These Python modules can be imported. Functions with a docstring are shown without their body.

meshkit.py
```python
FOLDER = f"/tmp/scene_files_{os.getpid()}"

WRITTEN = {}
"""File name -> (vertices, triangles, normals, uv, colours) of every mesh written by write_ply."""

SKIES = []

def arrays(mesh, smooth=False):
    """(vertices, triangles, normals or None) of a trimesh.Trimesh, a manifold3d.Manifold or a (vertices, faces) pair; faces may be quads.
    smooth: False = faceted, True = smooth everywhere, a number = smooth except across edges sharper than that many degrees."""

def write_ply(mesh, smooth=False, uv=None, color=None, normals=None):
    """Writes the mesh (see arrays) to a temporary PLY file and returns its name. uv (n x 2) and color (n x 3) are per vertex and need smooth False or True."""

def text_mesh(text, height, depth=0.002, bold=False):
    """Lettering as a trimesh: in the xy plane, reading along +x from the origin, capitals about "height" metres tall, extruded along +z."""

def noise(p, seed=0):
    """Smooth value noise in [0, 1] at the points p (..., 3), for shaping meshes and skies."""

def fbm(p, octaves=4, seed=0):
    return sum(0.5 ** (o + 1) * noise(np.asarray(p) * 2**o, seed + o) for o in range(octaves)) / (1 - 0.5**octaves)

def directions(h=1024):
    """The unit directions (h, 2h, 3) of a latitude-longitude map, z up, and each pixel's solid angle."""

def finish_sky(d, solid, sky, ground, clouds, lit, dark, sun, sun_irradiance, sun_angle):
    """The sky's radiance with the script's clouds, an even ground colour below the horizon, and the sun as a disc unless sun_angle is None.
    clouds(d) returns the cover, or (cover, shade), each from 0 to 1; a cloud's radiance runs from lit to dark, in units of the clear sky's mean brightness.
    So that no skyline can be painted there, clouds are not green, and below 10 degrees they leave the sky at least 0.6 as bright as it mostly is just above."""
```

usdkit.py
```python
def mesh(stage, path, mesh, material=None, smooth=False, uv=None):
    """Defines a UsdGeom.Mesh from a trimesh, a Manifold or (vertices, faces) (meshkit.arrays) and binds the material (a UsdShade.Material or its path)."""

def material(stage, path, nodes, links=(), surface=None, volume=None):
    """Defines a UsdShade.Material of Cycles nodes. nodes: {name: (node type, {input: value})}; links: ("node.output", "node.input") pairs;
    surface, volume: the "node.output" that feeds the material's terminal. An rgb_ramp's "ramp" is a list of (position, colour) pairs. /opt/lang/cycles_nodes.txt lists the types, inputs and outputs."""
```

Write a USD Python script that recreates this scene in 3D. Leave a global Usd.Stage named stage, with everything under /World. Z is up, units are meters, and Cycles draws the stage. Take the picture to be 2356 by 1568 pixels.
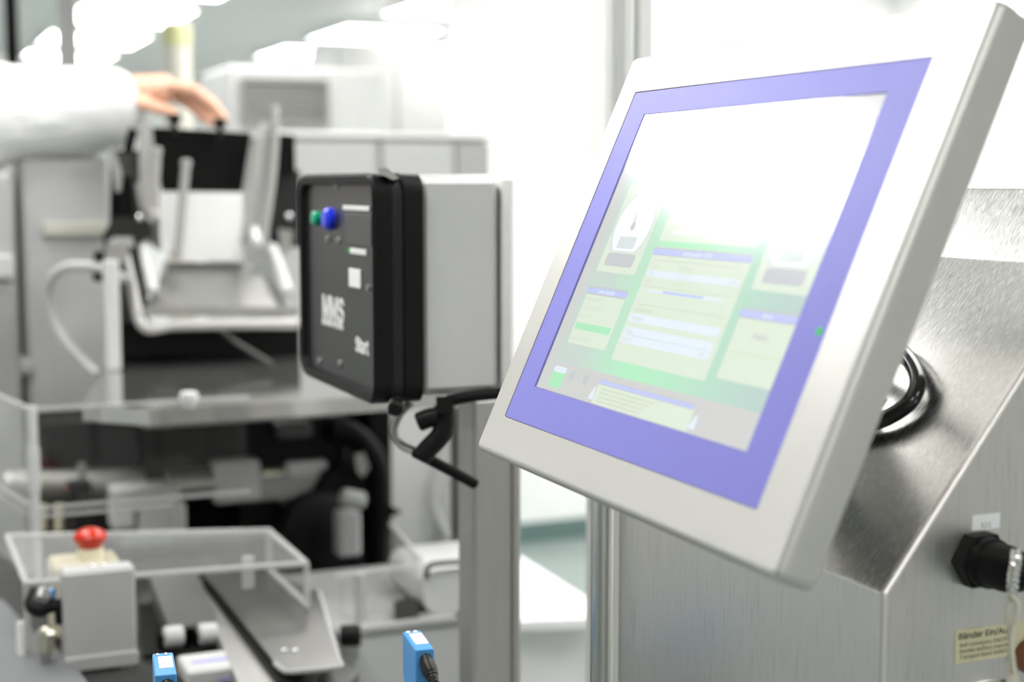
import math, random
import numpy as np, trimesh, manifold3d, usdkit, meshkit
from pxr import Usd, UsdGeom, UsdLux, UsdShade, Sdf, Gf, Vt

random.seed(7); np.random.seed(7)
stage = Usd.Stage.CreateInMemory()
UsdGeom.SetStageUpAxis(stage, 'Z'); UsdGeom.SetStageMetersPerUnit(stage, 1.0)
UsdGeom.Xform.Define(stage, '/World'); UsdGeom.Scope.Define(stage, '/World/Looks')

# ---------------------------------------------------------------- camera, light, exposure
YAW, PITCH, FPX, CAMZ = 0.4012, 0.1049, 3412.0, 1.55
CAM = np.array([0, 0, CAMZ])
RT = np.array([math.cos(YAW), -math.sin(YAW), 0.0]); FH = np.array([math.sin(YAW), math.cos(YAW), 0.0]); ZUP = np.array([0, 0, 1.0])
FW = FH * math.cos(PITCH) - ZUP * math.sin(PITCH); UP = FH * math.sin(PITCH) + ZUP * math.cos(PITCH)
EXPOSURE = -0.25
LAMP = 15.0            # radiance of the fluorescent ceiling panels
cam = UsdGeom.Camera.Define(stage, '/World/camera')
cam.AddTransformOp().Set(Gf.Matrix4d(*RT, 0, *UP, 0, *(-FW), 0, *CAM, 1))
cam.CreateHorizontalApertureAttr(36.0); cam.CreateVerticalApertureAttr(36.0 * 1568 / 2356)
cam.CreateFocalLengthAttr(FPX * 36.0 / 2356); cam.CreateClippingRangeAttr(Gf.Vec2f(0.05, 100))
cam.CreateFStopAttr(4.0); cam.CreateFocusDistanceAttr(1.16); cam.CreateExposureAttr(EXPOSURE)

# ---------------------------------------------------------------- measuring the photographed room
def ray(px, py): return FW + RT * (px - 1178) / FPX - UP * (py - 784) / FPX
def Pd(px, py, d): return CAM + ray(px, py) * d
def on(px, py, axis, val):
    r = ray(px, py); return CAM + r * ((val - CAM[axis]) / r[axis])
def ax(px, py, v): return on(px, py, 0, v)
def ay(px, py, v): return on(px, py, 1, v)
def az(px, py, v): return on(px, py, 2, v)
def aplane(px, py, o, n):
    r = ray(px, py); return CAM + r * (np.dot(np.asarray(o) - CAM, n) / np.dot(r, n))

# ---------------------------------------------------------------- materials
def lin(r, g, b):
    f = lambda c: (c / 255 / 12.92) if c / 255 <= 0.04045 else ((c / 255 + 0.055) / 1.055) ** 2.4
    return (f(r), f(g), f(b))
MATS = {}
def mat(name, color, rough=0.5, metal=0.0, spec=0.5, vary=0.0, scale=(30, 30, 30), bump=0.0, coat=0.0, rvary=0.0, bscale=None):
    p = '/World/Looks/' + name
    nodes = {'p': ('principled_bsdf', {'base_color': color, 'roughness': rough, 'metallic': metal, 'specular_ior_level': spec, 'coat_weight': coat})}
    links = []
    if vary or bump or rvary:
        nodes['tc'] = ('texture_coordinate', {})
        nodes['mp'] = ('mapping', {'scale': scale})
        nodes['n'] = ('noise_texture', {'scale': 1.0, 'detail': 4.0, 'roughness': 0.6})
        links += [('tc.object', 'mp.vector'), ('mp.vector', 'n.vector')]
        if vary:
            lo = tuple(c * (1 - vary) for c in color); hi = tuple(min(1, c * (1 + vary)) for c in color)
            nodes['r'] = ('rgb_ramp', {'ramp': [(0.3, lo), (0.7, hi)]})
            links += [('n.fac', 'r.fac'), ('r.color', 'p.base_color')]
        if rvary:
            nodes['mr'] = ('map_range', {'from_min': 0.3, 'from_max': 0.7, 'to_min': max(0.02, rough - rvary), 'to_max': rough + rvary})
            links += [('n.fac', 'mr.value'), ('mr.result', 'p.roughness')]
        if bump:
            nodes['b'] = ('bump', {'strength': 1.0, 'distance': bump})
            links += [('n.fac', 'b.height'), ('b.normal', 'p.normal')]
    MATS[name] = usdkit.material(stage, p, nodes, links, surface='p.BSDF')
    return MATS[name]
def emit(name, color, strength=1.0):
    MATS[name] = usdkit.material(stage, '/World/Looks/' + name, {'e': ('emission', {'color': color, 'strength': strength})}, surface='e.emission')
    return MATS[name]
def pane(name, tint=(1, 1, 1), rough=0.02, haze=0.0, ior=1.49):
    nodes = {'geo': ('geometry', {}), 'k': ('math', {'math_type': 'multiply_add', 'value2': 1 / ior - ior, 'value3': ior}),
             't': ('transparent_bsdf', {'color': tint}), 'g': ('glossy_bsdf', {'color': (1, 1, 1), 'roughness': rough}), 'f': ('fresnel', {}),
             'm': ('mix_closure', {}), 'd': ('diffuse_bsdf', {'color': (0.55, 0.55, 0.54)}), 'm2': ('mix_closure', {'fac': haze})}
    MATS[name] = usdkit.material(stage, '/World/Looks/' + name, nodes,
        [('geo.backfacing', 'k.value1'), ('k.value', 'f.IOR'), ('f.fac', 'm.fac'), ('t.BSDF', 'm.closure1'), ('g.BSDF', 'm.closure2'), ('m.closure', 'm2.closure1'), ('d.BSDF', 'm2.closure2')], surface='m2.closure')
    return MATS[name]

mat('cabinet_grey', lin(168, 168, 166), 0.5, vary=0.02)
mat('cabinet_white', lin(188, 188, 186), 0.5)
mat('pale_profile', (0.74, 0.74, 0.725), 0.45, metal=0.15)
mat('label_white', (0.92, 0.92, 0.92), 0.6)
mat('wall_paint', (0.86, 0.86, 0.85), 0.6, vary=0.02, scale=(3, 3, 3))
mat('ceiling_paint', (0.80, 0.80, 0.79), 0.7, vary=0.03, scale=(2, 2, 2))
mat('teal_floor', (0.24, 0.285, 0.27), 0.35, vary=0.05, scale=(6, 6, 6))
mat('teal_skirting', (0.11, 0.175, 0.16), 0.4, vary=0.03)
mat('bezel_steel', (0.63, 0.614, 0.587), 0.40, metal=0.9, vary=0.01, scale=(40, 300, 40), rvary=0.015)
mat('brushed_steel', (0.68, 0.655, 0.625), 0.40, metal=1.0, vary=0.05, scale=(700, 700, 26), bump=0.000012, rvary=0.06)
mat('slope_steel', (0.60, 0.59, 0.575), 0.25, metal=1.0, vary=0.10, scale=(150, 1700, 150), bump=0.000010, rvary=0.07)
mat('pole_steel', (0.55, 0.54, 0.52), 0.25, metal=1.0)
mat('machine_steel', (0.34, 0.33, 0.315), 0.42, metal=0.9, vary=0.05, scale=(20, 20, 20))
mat('satin_aluminium', (0.40, 0.39, 0.375), 0.45, metal=0.6, vary=0.03, scale=(30, 30, 200))
mat('post_steel', (0.41, 0.405, 0.39), 0.5, metal=0.7, vary=0.05, scale=(200, 200, 8))
mat('shelf_steel', (0.46, 0.455, 0.445), 0.09, metal=0.9, vary=0.04, scale=(6, 6, 6))
mat('grey_paint', lin(188, 188, 187), 0.5, vary=0.02, scale=(12, 12, 12))
mat('light_grey_paint', lin(215, 214, 211), 0.5, vary=0.02, scale=(8, 8, 8))
mat('mid_grey_paint', lin(150, 150, 149), 0.5, vary=0.03, scale=(8, 8, 8))
mat('slate_paint', lin(104, 105, 108), 0.5, vary=0.03, scale=(8, 8, 8))
mat('dark_grey_paint', lin(62, 62, 60), 0.45, vary=0.05, scale=(10, 10, 10))
mat('white_paint', (0.86, 0.86, 0.85), 0.45, vary=0.01)
mat('black_plastic', (0.0045, 0.0045, 0.004365), 0.45, vary=0.1, scale=(60, 60, 60), spec=0.15)
mat('black_metal', (0.0025, 0.0025, 0.0024), 0.55, vary=0.15, scale=(15, 15, 15), spec=0.1)
mat('charcoal_plastic', (0.014, 0.014, 0.01358), 0.42, spec=0.25)
mat('panel_film', (0.016, 0.016, 0.01552), 0.30, spec=0.35)
mat('black_rubber', (0.006, 0.006, 0.00582), 0.38, spec=0.25)
mat('gloss_black', (0.004, 0.004, 0.00388), 0.16, spec=0.5)
mat('white_plastic', (0.50, 0.50, 0.49), 0.4)
mat('paper_white', (0.74, 0.73, 0.72), 0.65)
mat('beige_plastic', lin(205, 197, 170), 0.45)
mat('red_plastic', lin(178, 34, 2), 0.25, spec=0.4)
mat('sensor_blue', lin(66, 138, 198), 0.42, vary=0.02)
mat('deep_blue', lin(10, 50, 170), 0.4)
mat('blue_button', lin(20, 45, 215), 0.25)
mat('green_button', lin(0, 150, 115), 0.25)
mat('membrane_blue', lin(122, 120, 198), 0.42, spec=0.4, vary=0.015, scale=(400, 400, 400))
mat('ink', (0.02, 0.02, 0.022), 0.6)
mat('grey_ink', (0.25, 0.25, 0.25), 0.6)
mat('cream_label', lin(206, 200, 165), 0.6)
mat('cord_white', lin(205, 200, 182), 0.75, vary=0.06, scale=(900, 900, 900))
mat('braid_steel', (0.7, 0.69, 0.67), 0.25, metal=1.0)
mat('chrome', (0.80, 0.80, 0.80), 0.22, metal=1.0)
mat('orange_plastic', lin(120, 72, 44), 0.5)
mat('skin', lin(228, 178, 150), 0.5, vary=0.06, scale=(40, 40, 40))
mat('coat_cotton', (0.74, 0.74, 0.735), 0.85, vary=0.03, scale=(20, 20, 20))
mat('trouser_cotton', (0.6, 0.6, 0.6), 0.85)
mat('hair', (0.05, 0.035, 0.025), 0.6)
mat('tube_silicone', (0.42, 0.42, 0.405), 0.35)
mat('belt_black', (0.006, 0.006, 0.00582), 0.6, vary=0.1, scale=(60, 60, 60), spec=0.2)
mat('bed_dark', (0.045, 0.044, 0.042), 0.3, metal=0.5, vary=0.08, scale=(8, 8, 8))
mat('dark_steel', (0.17, 0.165, 0.158), 0.36, metal=0.85, vary=0.05, scale=(10, 10, 10))
mat('guide_steel', (0.33, 0.325, 0.315), 0.33, metal=0.85, vary=0.05, scale=(10, 10, 10))
mat('signal_green', lin(186, 186, 138), 0.35)
mat('mast_beige', lin(196, 194, 182), 0.5)
mat('louvre_grey', lin(128, 128, 123), 0.5)
mat('brass_nickel', lin(200, 196, 178), 0.25, metal=0.9)
mat('purple_ink', lin(150, 145, 205), 0.6)
mat('lip_red', lin(185, 105, 95), 0.5)
pane('acrylic', (0.985, 0.985, 0.98), 0.03, 0.008, 1.27)
pane('acrylic_lid', (0.985, 0.985, 0.98), 0.03, 0.10, 1.3)
pane('acrylic_edge', (0.93, 0.93, 0.92), 0.2, 0.5)
pane('screen_glass', (1, 1, 1), 0.125, 0.0, 1.62)
pane('carton_film', (0.97, 0.97, 0.98), 0.1, 0.45)
emit('lamp_glow', (1.0, 0.995, 0.98), LAMP)
emit('led_green', lin(90, 235, 110), 1.0)
emit('lamp_green_small', lin(90, 200, 90), 0.6)

# ---------------------------------------------------------------- geometry helpers
cat = trimesh.util.concatenate
def hull(pts):
    return trimesh.convex.convex_hull(np.asarray(pts, float))
def box(x0, x1, y0, y1, z0, z1, r=0.002):
    x0, x1 = sorted((x0, x1)); y0, y1 = sorted((y0, y1)); z0, z1 = sorted((z0, z1))
    r = min(r, (x1 - x0) / 2.2, (y1 - y0) / 2.2, (z1 - z0) / 2.2)
    if r <= 0: return trimesh.creation.box(bounds=[[x0, y0, z0], [x1, y1, z1]])
    pts = []
    for sx, X in ((1, x0), (-1, x1)):
        for sy, Y in ((1, y0), (-1, y1)):
            for sz, Zz in ((1, z0), (-1, z1)):
                pts += [(X + sx * r, Y + sy * r, Zz), (X + sx * r, Y, Zz + sz * r), (X, Y + sy * r, Zz + sz * r)]
    return hull(pts)
def frame_of(axis):
    a = np.asarray(axis, float); a = a / np.linalg.norm(a)
    h = np.array([0, 0, 1.0]) if abs(a[2]) < 0.9 else np.array([1.0, 0, 0])
    b = np.cross(h, a); b /= np.linalg.norm(b)
    return b, np.cross(a, b), a
def lathe(p0, axis, prof, n=28):
    """prof: (distance along the axis, radius) pairs; capped."""
    b, c, a = frame_of(axis); p0 = np.asarray(p0, float)
    ang = np.arange(n) * 2 * np.pi / n
    V, F = [], []
    for t, r in prof:
        V.append(p0 + a * t + np.outer(np.cos(ang) * r, b) + np.outer(np.sin(ang) * r, c))
    m = len(prof)
    for i in range(m - 1):
        for j in range(n):
            k = (j + 1) % n
            F += [(i * n + j, i * n + k, (i + 1) * n + k), (i * n + j, (i + 1) * n + k, (i + 1) * n + j)]
    V.append([p0 + a * prof[0][0]]); V.append([p0 + a * prof[-1][0]])
    e0, e1 = m * n, m * n + 1
    for j in range(n):
        k = (j + 1) % n
        F += [(e0, k, j), (e1, (m - 1) * n + j, (m - 1) * n + k)]
    return trimesh.Trimesh(np.vstack(V), F, process=False)
def cyl(p0, p1, r, r2=None, n=28, ch=0.0):
    p0, p1 = np.asarray(p0, float), np.asarray(p1, float); L = np.linalg.norm(p1 - p0); r2 = r if r2 is None else r2
    if ch: prof = [(0, r - ch), (ch, r), (L - ch, r2), (L, r2 - ch)]
    else: prof = [(0, r), (L, r2)]
    return lathe(p0, p1 - p0, prof, n)
def spline(pts, n=10):
    p = np.asarray(pts, float); q = np.vstack([2 * p[0] - p[1], p, 2 * p[-1] - p[-2]]); out = []
    for i in range(1, len(q) - 2):
        for t in np.linspace(0, 1, n, endpoint=False):
            a, b, c, d = q[i - 1], q[i], q[i + 1], q[i + 2]
            out.append(0.5 * (2 * b + (c - a) * t + (2 * a - 5 * b + 4 * c - d) * t * t + (3 * b - a - 3 * c + d) * t ** 3))
    out.append(p[-1]); return np.array(out)
def tube(pts, r, n=14, smooth=10):
    p = spline(pts, smooth) if smooth else np.asarray(pts, float)
    T = np.gradient(p, axis=0); T /= np.linalg.norm(T, axis=1, keepdims=True)
    b, _, _ = frame_of(T[0]); V, F = [], []
    R = np.broadcast_to(r, (len(p),)); ang = np.arange(n) * 2 * np.pi / n
    for i in range(len(p)):
        b = b - T[i] * np.dot(b, T[i]); b /= np.linalg.norm(b); c = np.cross(T[i], b)
        V.append(p[i] + R[i] * (np.outer(np.cos(ang), b) + np.outer(np.sin(ang), c)))
    for i in range(len(p) - 1):
        for j in range(n):
            k = (j + 1) % n
            F += [(i * n + j, i * n + k, (i + 1) * n + k), (i * n + j, (i + 1) * n + k, (i + 1) * n + j)]
    V.append([p[0]]); V.append([p[-1]]); e = len(p) * n
    for j in range(n):
        k = (j + 1) % n; F += [(e, k, j), (e + 1, (len(p) - 1) * n + j, (len(p) - 1) * n + k)]
    return trimesh.Trimesh(np.vstack(V), F, process=False)
def slab(poly, z0, z1):
    """A plate: outline in x,y extruded from z0 to z1."""
    from shapely.geometry import Polygon
    m = trimesh.creation.extrude_polygon(Polygon([(p[0], p[1]) for p in poly]).buffer(0), z1 - z0, engine='earcut')
    m.apply_translation([0, 0, z0]); return m
def plate(pts, normal, t):
    """A flat plate through given corner points, thickness t along the normal."""
    n = np.asarray(normal, float); n /= np.linalg.norm(n); p = np.asarray(pts, float)
    return hull(np.vstack([p, p + n * t]))
def local(m, o, ex, ey, ez):
    M = np.eye(4); M[:3, 0], M[:3, 1], M[:3, 2], M[:3, 3] = ex, ey, ez, o
    m = m.copy(); m.apply_transform(M)
    if np.linalg.det(M[:3, :3]) < 0: m.invert()
    return m
def rr(w, h, r, cx=0, cy=0, k=6):
    r = max(min(r, w / 2.01, h / 2.01), 1e-5); out = []
    for (sx, sy, a0) in ((1, 1, 0), (-1, 1, 90), (-1, -1, 180), (1, -1, 270)):
        for a in np.linspace(0, 90, k):
            t = math.radians(a0 + a); out.append((cx + sx * (w / 2 - r) + r * math.cos(t), cy + sy * (h / 2 - r) + r * math.sin(t)))
    return np.array(out)
def loft(rings, cap0=False, cap1=False):
    n = len(rings[0]); V = np.vstack(rings); F = []
    for i in range(len(rings) - 1):
        for j in range(n):
            k = (j + 1) % n; F += [(i * n + j, i * n + k, (i + 1) * n + k), (i * n + j, (i + 1) * n + k, (i + 1) * n + j)]
    ex = []
    if cap0: ex.append(rings[0].mean(0)); e = len(V) + len(ex) - 1; F += [(e, (j + 1) % n, j) for j in range(n)]
    if cap1: ex.append(rings[-1].mean(0)); e = len(V) + len(ex) - 1; b = (len(rings) - 1) * n; F += [(e, b + j, b + (j + 1) % n) for j in range(n)]
    if ex: V = np.vstack([V, ex])
    return trimesh.Trimesh(V, F, process=False)
def ring(xy, z): return np.column_stack([xy, np.full(len(xy), z)])
def rrect_plate(w, h, r, t, cx=0, cy=0, z=0):
    o = rr(w, h, r, cx, cy); return loft([ring(o, z), ring(o, z + t)], True, True)

# ---------------------------------------------------------------- prim helpers
used = {}
def free(parent, name):
    k = parent + '/' + name
    if k not in used: used[k] = 0; return k
    used[k] += 1; return f'{k}_{used[k]:03d}'
LOC = {}
def tag(prim, label=None, cat_=None, group=None, kind=None):
    for k, v in (('label', label), ('category', cat_), ('group', group), ('kind', kind)):
        if v: prim.SetCustomDataByKey(k, v)
    return prim
def thing(name, label, cat_, loc=(0, 0, 0), group=None):
    path = free('/World', name); x = UsdGeom.Xform.Define(stage, path)
    loc = np.asarray(loc, float); x.AddTranslateOp().Set(Gf.Vec3d(*map(float, loc))); LOC[path] = loc
    return tag(x.GetPrim(), label, cat_, group)
def obj(name, mesh, m, parent=None, smooth=35, label=None, cat_=None, group=None, kind=None):
    pp = str(parent.GetPath()) if parent is not None else '/World'
    path = free(pp, name); loc = LOC.get(pp, np.zeros(3)); LOC[path] = loc
    mesh = mesh.copy(); mesh.apply_translation(-loc)
    p = usdkit.mesh(stage, path, mesh, MATS[m], smooth=smooth).GetPrim()
    return tag(p, label, cat_, group, kind)
def struct(name, mesh, m, parent=None): return obj(name, mesh, m, parent, smooth=False, kind='structure' if parent is None else None)
def text(s, h, o, ex, ey, ez, depth=0.0004, bold=False, center=False):
    m = meshkit.text_mesh(s, h, depth, bold)
    if center: m.apply_translation([-m.bounds[:, 0].mean(), 0, 0])
    return local(m, o, ex, ey, ez)

# ================================================================= THE ROOM
X0, X1, Y0, Y1, ZC = -4.2, 4.4, -3.2, 13.2, 2.5
struct('floor', box(X0, X1, Y0, Y1, -0.1, 0, 0), 'teal_floor')
struct('ceiling', box(X0, X1, Y0, Y1, ZC, ZC + 0.1, 0), 'ceiling_paint')
struct('wall_far', box(X0, X1, Y1, Y1 + 0.1, 0, ZC, 0), 'wall_paint')
struct('wall_left', box(X0 - 0.1, X0, Y0, Y1, 0, ZC, 0), 'wall_paint')
struct('wall_right', box(X1, X1 + 0.1, Y0, Y1, 0, ZC, 0), 'wall_paint')
struct('wall_behind', box(X0, X1, Y0 - 0.1, Y0, 0, ZC, 0), 'wall_paint')
YP = 5.81
struct('wall_partition', box(2.27, X1, YP, YP + 0.25, 0, ZC, 0), 'wall_paint')
struct('baseboard_partition', box(2.26, X1, YP - 0.012, YP, 0, 0.09, 0.003), 'teal_skirting')

# ceiling lights in rows along the room
lamp_proto = None
def ceiling_light(x, y, label):
    t = thing('ceiling_light', label, 'ceiling light', (x, y, ZC), 'fluorescent ceiling panels')
    w, l = 0.60, 0.90
    o, i = rr(w + 0.05, l + 0.05, 0.01, x, y), rr(w, l, 0.008, x, y)
    obj('frame', loft([ring(i, ZC), ring(i, ZC - 0.03), ring(o, ZC - 0.03), ring(o, ZC)]), 'white_paint', t)
    obj('diffuser', rrect_plate(w, l, 0.008, 0.006, x, y, ZC - 0.026), 'lamp_glow', t, smooth=False)
names = {(1, 8.5): 'nearest bright ceiling light of the left visible row', (1, 9.95): 'middle bright ceiling light of the left visible row', (1, 11.4): 'farthest bright ceiling light of the left visible row',
         (2, 7.4): 'nearest bright ceiling light of the right visible row', (2, 8.95): 'middle bright ceiling light of the right visible row', (2, 10.4): 'farthest bright ceiling light of the right visible row',
         (0, 2.75): 'ceiling light mirrored as white glare in the touch screen'}
for ri, rx in enumerate((-0.12, 1.30, 2.86, 4.05)):
    ys = {0: (-1.4, 1.3, 2.75, 5.65, 7.1, 8.55, 10.0), 1: (-1.4, 1.3, 2.75, 4.2, 5.65, 7.1, 8.5, 9.95, 11.4), 2: (1.3, 2.75, 4.9, 7.4, 8.95, 10.4), 3: (1.3, 2.75, 4.9, 8.95, 10.4)}[ri]
    for y in ys:
        ceiling_light(rx, y, names.get((ri, y), 'white fluorescent ceiling panel outside the picture, placed to light the machines and partition'))  # unnamed panels are out of view, placed to light machines and partition
for x in (-2.7,):
    for y in (1.2, 4.0, 6.8, 9.6):
        ceiling_light(x, y, 'white fluorescent ceiling panel outside the picture, placed to light the machines and partition')  # row out of view, placed to light the room from the left

# ================================================================= BACKGROUND
# louvred air cabinet
yv = 5.6
a, b = ay(525, 150, yv), ay(885, 400, yv)
t = thing('air_cabinet', 'white air handling cabinet with a grey louvred grille, behind the label machine', 'cabinet', (a[0], yv, 0))
obj('body', box(a[0], b[0], yv, yv + 0.5, 0, a[2], 0.01), 'cabinet_white', t)
ga, gb = ay(550, 178, yv), ay(755, 292, yv)
obj('grille_frame', loft([ring(rr(gb[0] - ga[0], ga[2] - gb[2], 0.01), 0), ring(rr(gb[0] - ga[0], ga[2] - gb[2], 0.01), 0.02), ring(rr(gb[0] - ga[0] - 0.03, ga[2] - gb[2] - 0.03, 0.005), 0.02), ring(rr(gb[0] - ga[0] - 0.03, ga[2] - gb[2] - 0.03, 0.005), 0)])
    .apply_transform(np.array([[1, 0, 0, (ga[0] + gb[0]) / 2], [0, 0, -1, yv], [0, 1, 0, (ga[2] + gb[2]) / 2], [0, 0, 0, 1.0]])), 'louvre_grey', t)
obj('grille_back', box(ga[0] + .01, gb[0] - .01, yv - 0.004, yv, gb[2] + .01, ga[2] - .01, 0), 'mid_grey_paint', t)
ns = 8
for k in range(ns):
    z = gb[2] + 0.022 + (ga[2] - gb[2] - 0.044) * k / (ns - 1)
    obj('slat', hull([(xx, yv - dy, z + dz) for xx in (ga[0] + .014, gb[0] - .014) for dy, dz in ((0.004, 0.008), (0.004, 0.011), (0.017, -0.009), (0.017, -0.006))]), 'louvre_grey', t, smooth=False)
# low grey cabinets
yc = 4.3
a, m1, m2, b = ay(640, 302, yc), ay(872, 312, yc), ay(1048, 320, yc), ay(1128, 322, yc)
t = thing('side_cabinet', 'long pale grey cabinet row behind the black terminal box', 'cabinet', (a[0], yc, 0))
obj('body', box(a[0], b[0], yc + 0.02, yc + 0.5, 0, a[2] - 0.02, 0.006), 'cabinet_grey', t)
obj('top', box(a[0] - 0.01, b[0] + 0.01, yc, yc + 0.51, a[2] - 0.018, a[2], 0.005), 'cabinet_white', t)
obj('door', box(a[0] + .004, m1[0] - 0.008, yc, yc + 0.02, 0.1, a[2] - 0.03, 0.003), 'cabinet_grey', t)
obj('door', box(m1[0] + 0.01, m2[0] - 0.004, yc, yc + 0.02, 0.1, a[2] - 0.03, 0.003), 'cabinet_grey', t)
obj('door', box(m2[0] + 0.004, b[0], yc, yc + 0.02, 0.1, a[2] - 0.03, 0.003), 'mid_grey_paint', t)
# white tall unit between grille cabinet and partition
yq = 7.6
a, b = ay(770, 95, yq), ay(1045, 330, yq)
t = thing('white_locker', 'tall white locker beside the louvred air cabinet, almost blown out', 'locker', (a[0], yq, 0))
obj('body', box(a[0], b[0], yq, yq + 0.5, 0, a[2], 0.01), 'cabinet_white', t)
mx = (a[0] + b[0]) / 2
obj('door', box(a[0] + .01, mx - 0.006, yq - 0.015, yq, 0.08, a[2] - 0.02, 0.004), 'cabinet_white', t)
obj('door', box(mx + 0.006, b[0] - .01, yq - 0.015, yq, 0.08, a[2] - 0.02, 0.004), 'cabinet_white', t)
# signal mast with yellow-green lens
c = ay(407, 100, 4.6)
t = thing('signal_mast', 'beige signal mast topped by a pale yellow-green lens, above the hand', 'signal light', (c[0], c[1], 0))
r_ = 0.044
zt, zb = ay(407, 50, 4.6)[2], ay(407, 106, 4.6)[2]
obj('mast', cyl((c[0], c[1], 0.02), (c[0], c[1], zb), r_ * 0.95), 'mast_beige', t)
obj('lens', lathe((c[0], c[1], zb), (0, 0, 1), [(0, r_), (zt - zb - 0.015, r_), (zt - zb - 0.004, r_ * .8), (zt - zb, r_ * .4)]), 'signal_green', t)
obj('foot', lathe((c[0], c[1], 0), (0, 0, 1), [(0, 0.09), (0.015, 0.09), (0.02, 0.085)]), 'mast_beige', t)
# columns at the far left
yk = 5.2
for (pa, pb, m_, nm, lb, ct) in ((131, 148.5, 'cabinet_grey', 'support_column', 'pale grey square column, left of the brightest ceiling lights', 'column'), (148.5, 180, 'mid_grey_paint', 'cable_duct', 'mid grey vertical duct touching the pale square column', 'duct'), (12, 42, 'black_metal', 'dark_pole', 'dark grey vertical pole near the upper left corner', 'pole')):
    a, b = ay(pa, 60, yk), ay(pb, 60, yk)
    w = b[0] - a[0]
    o = obj(nm, cat([box(a[0], b[0], yk, yk + w, 0, ZC, 0.006), box(a[0] - .015, b[0] + .015, yk - .015, yk + w + .015, 0, 0.03, 0.004)]), m_, label=lb, cat_=ct)
a, b = ay(-120, 40, 6.3), ay(104, 400, 6.3)
t = thing('wall_cupboard', 'light grey tall cupboard behind the dark pole and raised sleeve', 'cupboard', (a[0], 6.3, 0))
obj('body', box(a[0], b[0], 6.32, 6.8, 0, 2.06, 0.01), 'cabinet_white', t)
obj('door', box(a[0], ay(20, 60, 6.3)[0] - .005, 6.3, 6.32, 0.08, 2.04, 0.004), 'mid_grey_paint', t)
obj('door', box(ay(20, 60, 6.3)[0] + .005, b[0], 6.3, 6.32, 0.08, 2.04, 0.004), 'cabinet_white', t)
# aluminium upright behind the monitor
yu = 1.49
a, b, g0, g1 = ay(1393, 100, yu), ay(1511, 100, yu), ay(1462, 100, yu), ay(1471, 100, yu)
t = thing('guard_upright', 'tall pale aluminium profile post rising behind the monitor', 'post', (a[0], yu, 0))
obj('profile', cat([box(a[0] + .002, g0[0], yu, yu + 0.05, 0, ZC, 0.004), box(g1[0], b[0], yu + 0.004, yu + 0.05, 0, ZC, 0.004), box(g0[0] - .002, g1[0] + .002, yu + 0.012, yu + 0.05, 0, ZC, 0)]), 'pale_profile', t)
obj('cover_strip', box(a[0] + .011, a[0] + .024, yu - 0.002, yu, 0.02, ZC - .02, 0.0008), 'white_plastic', t)
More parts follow.
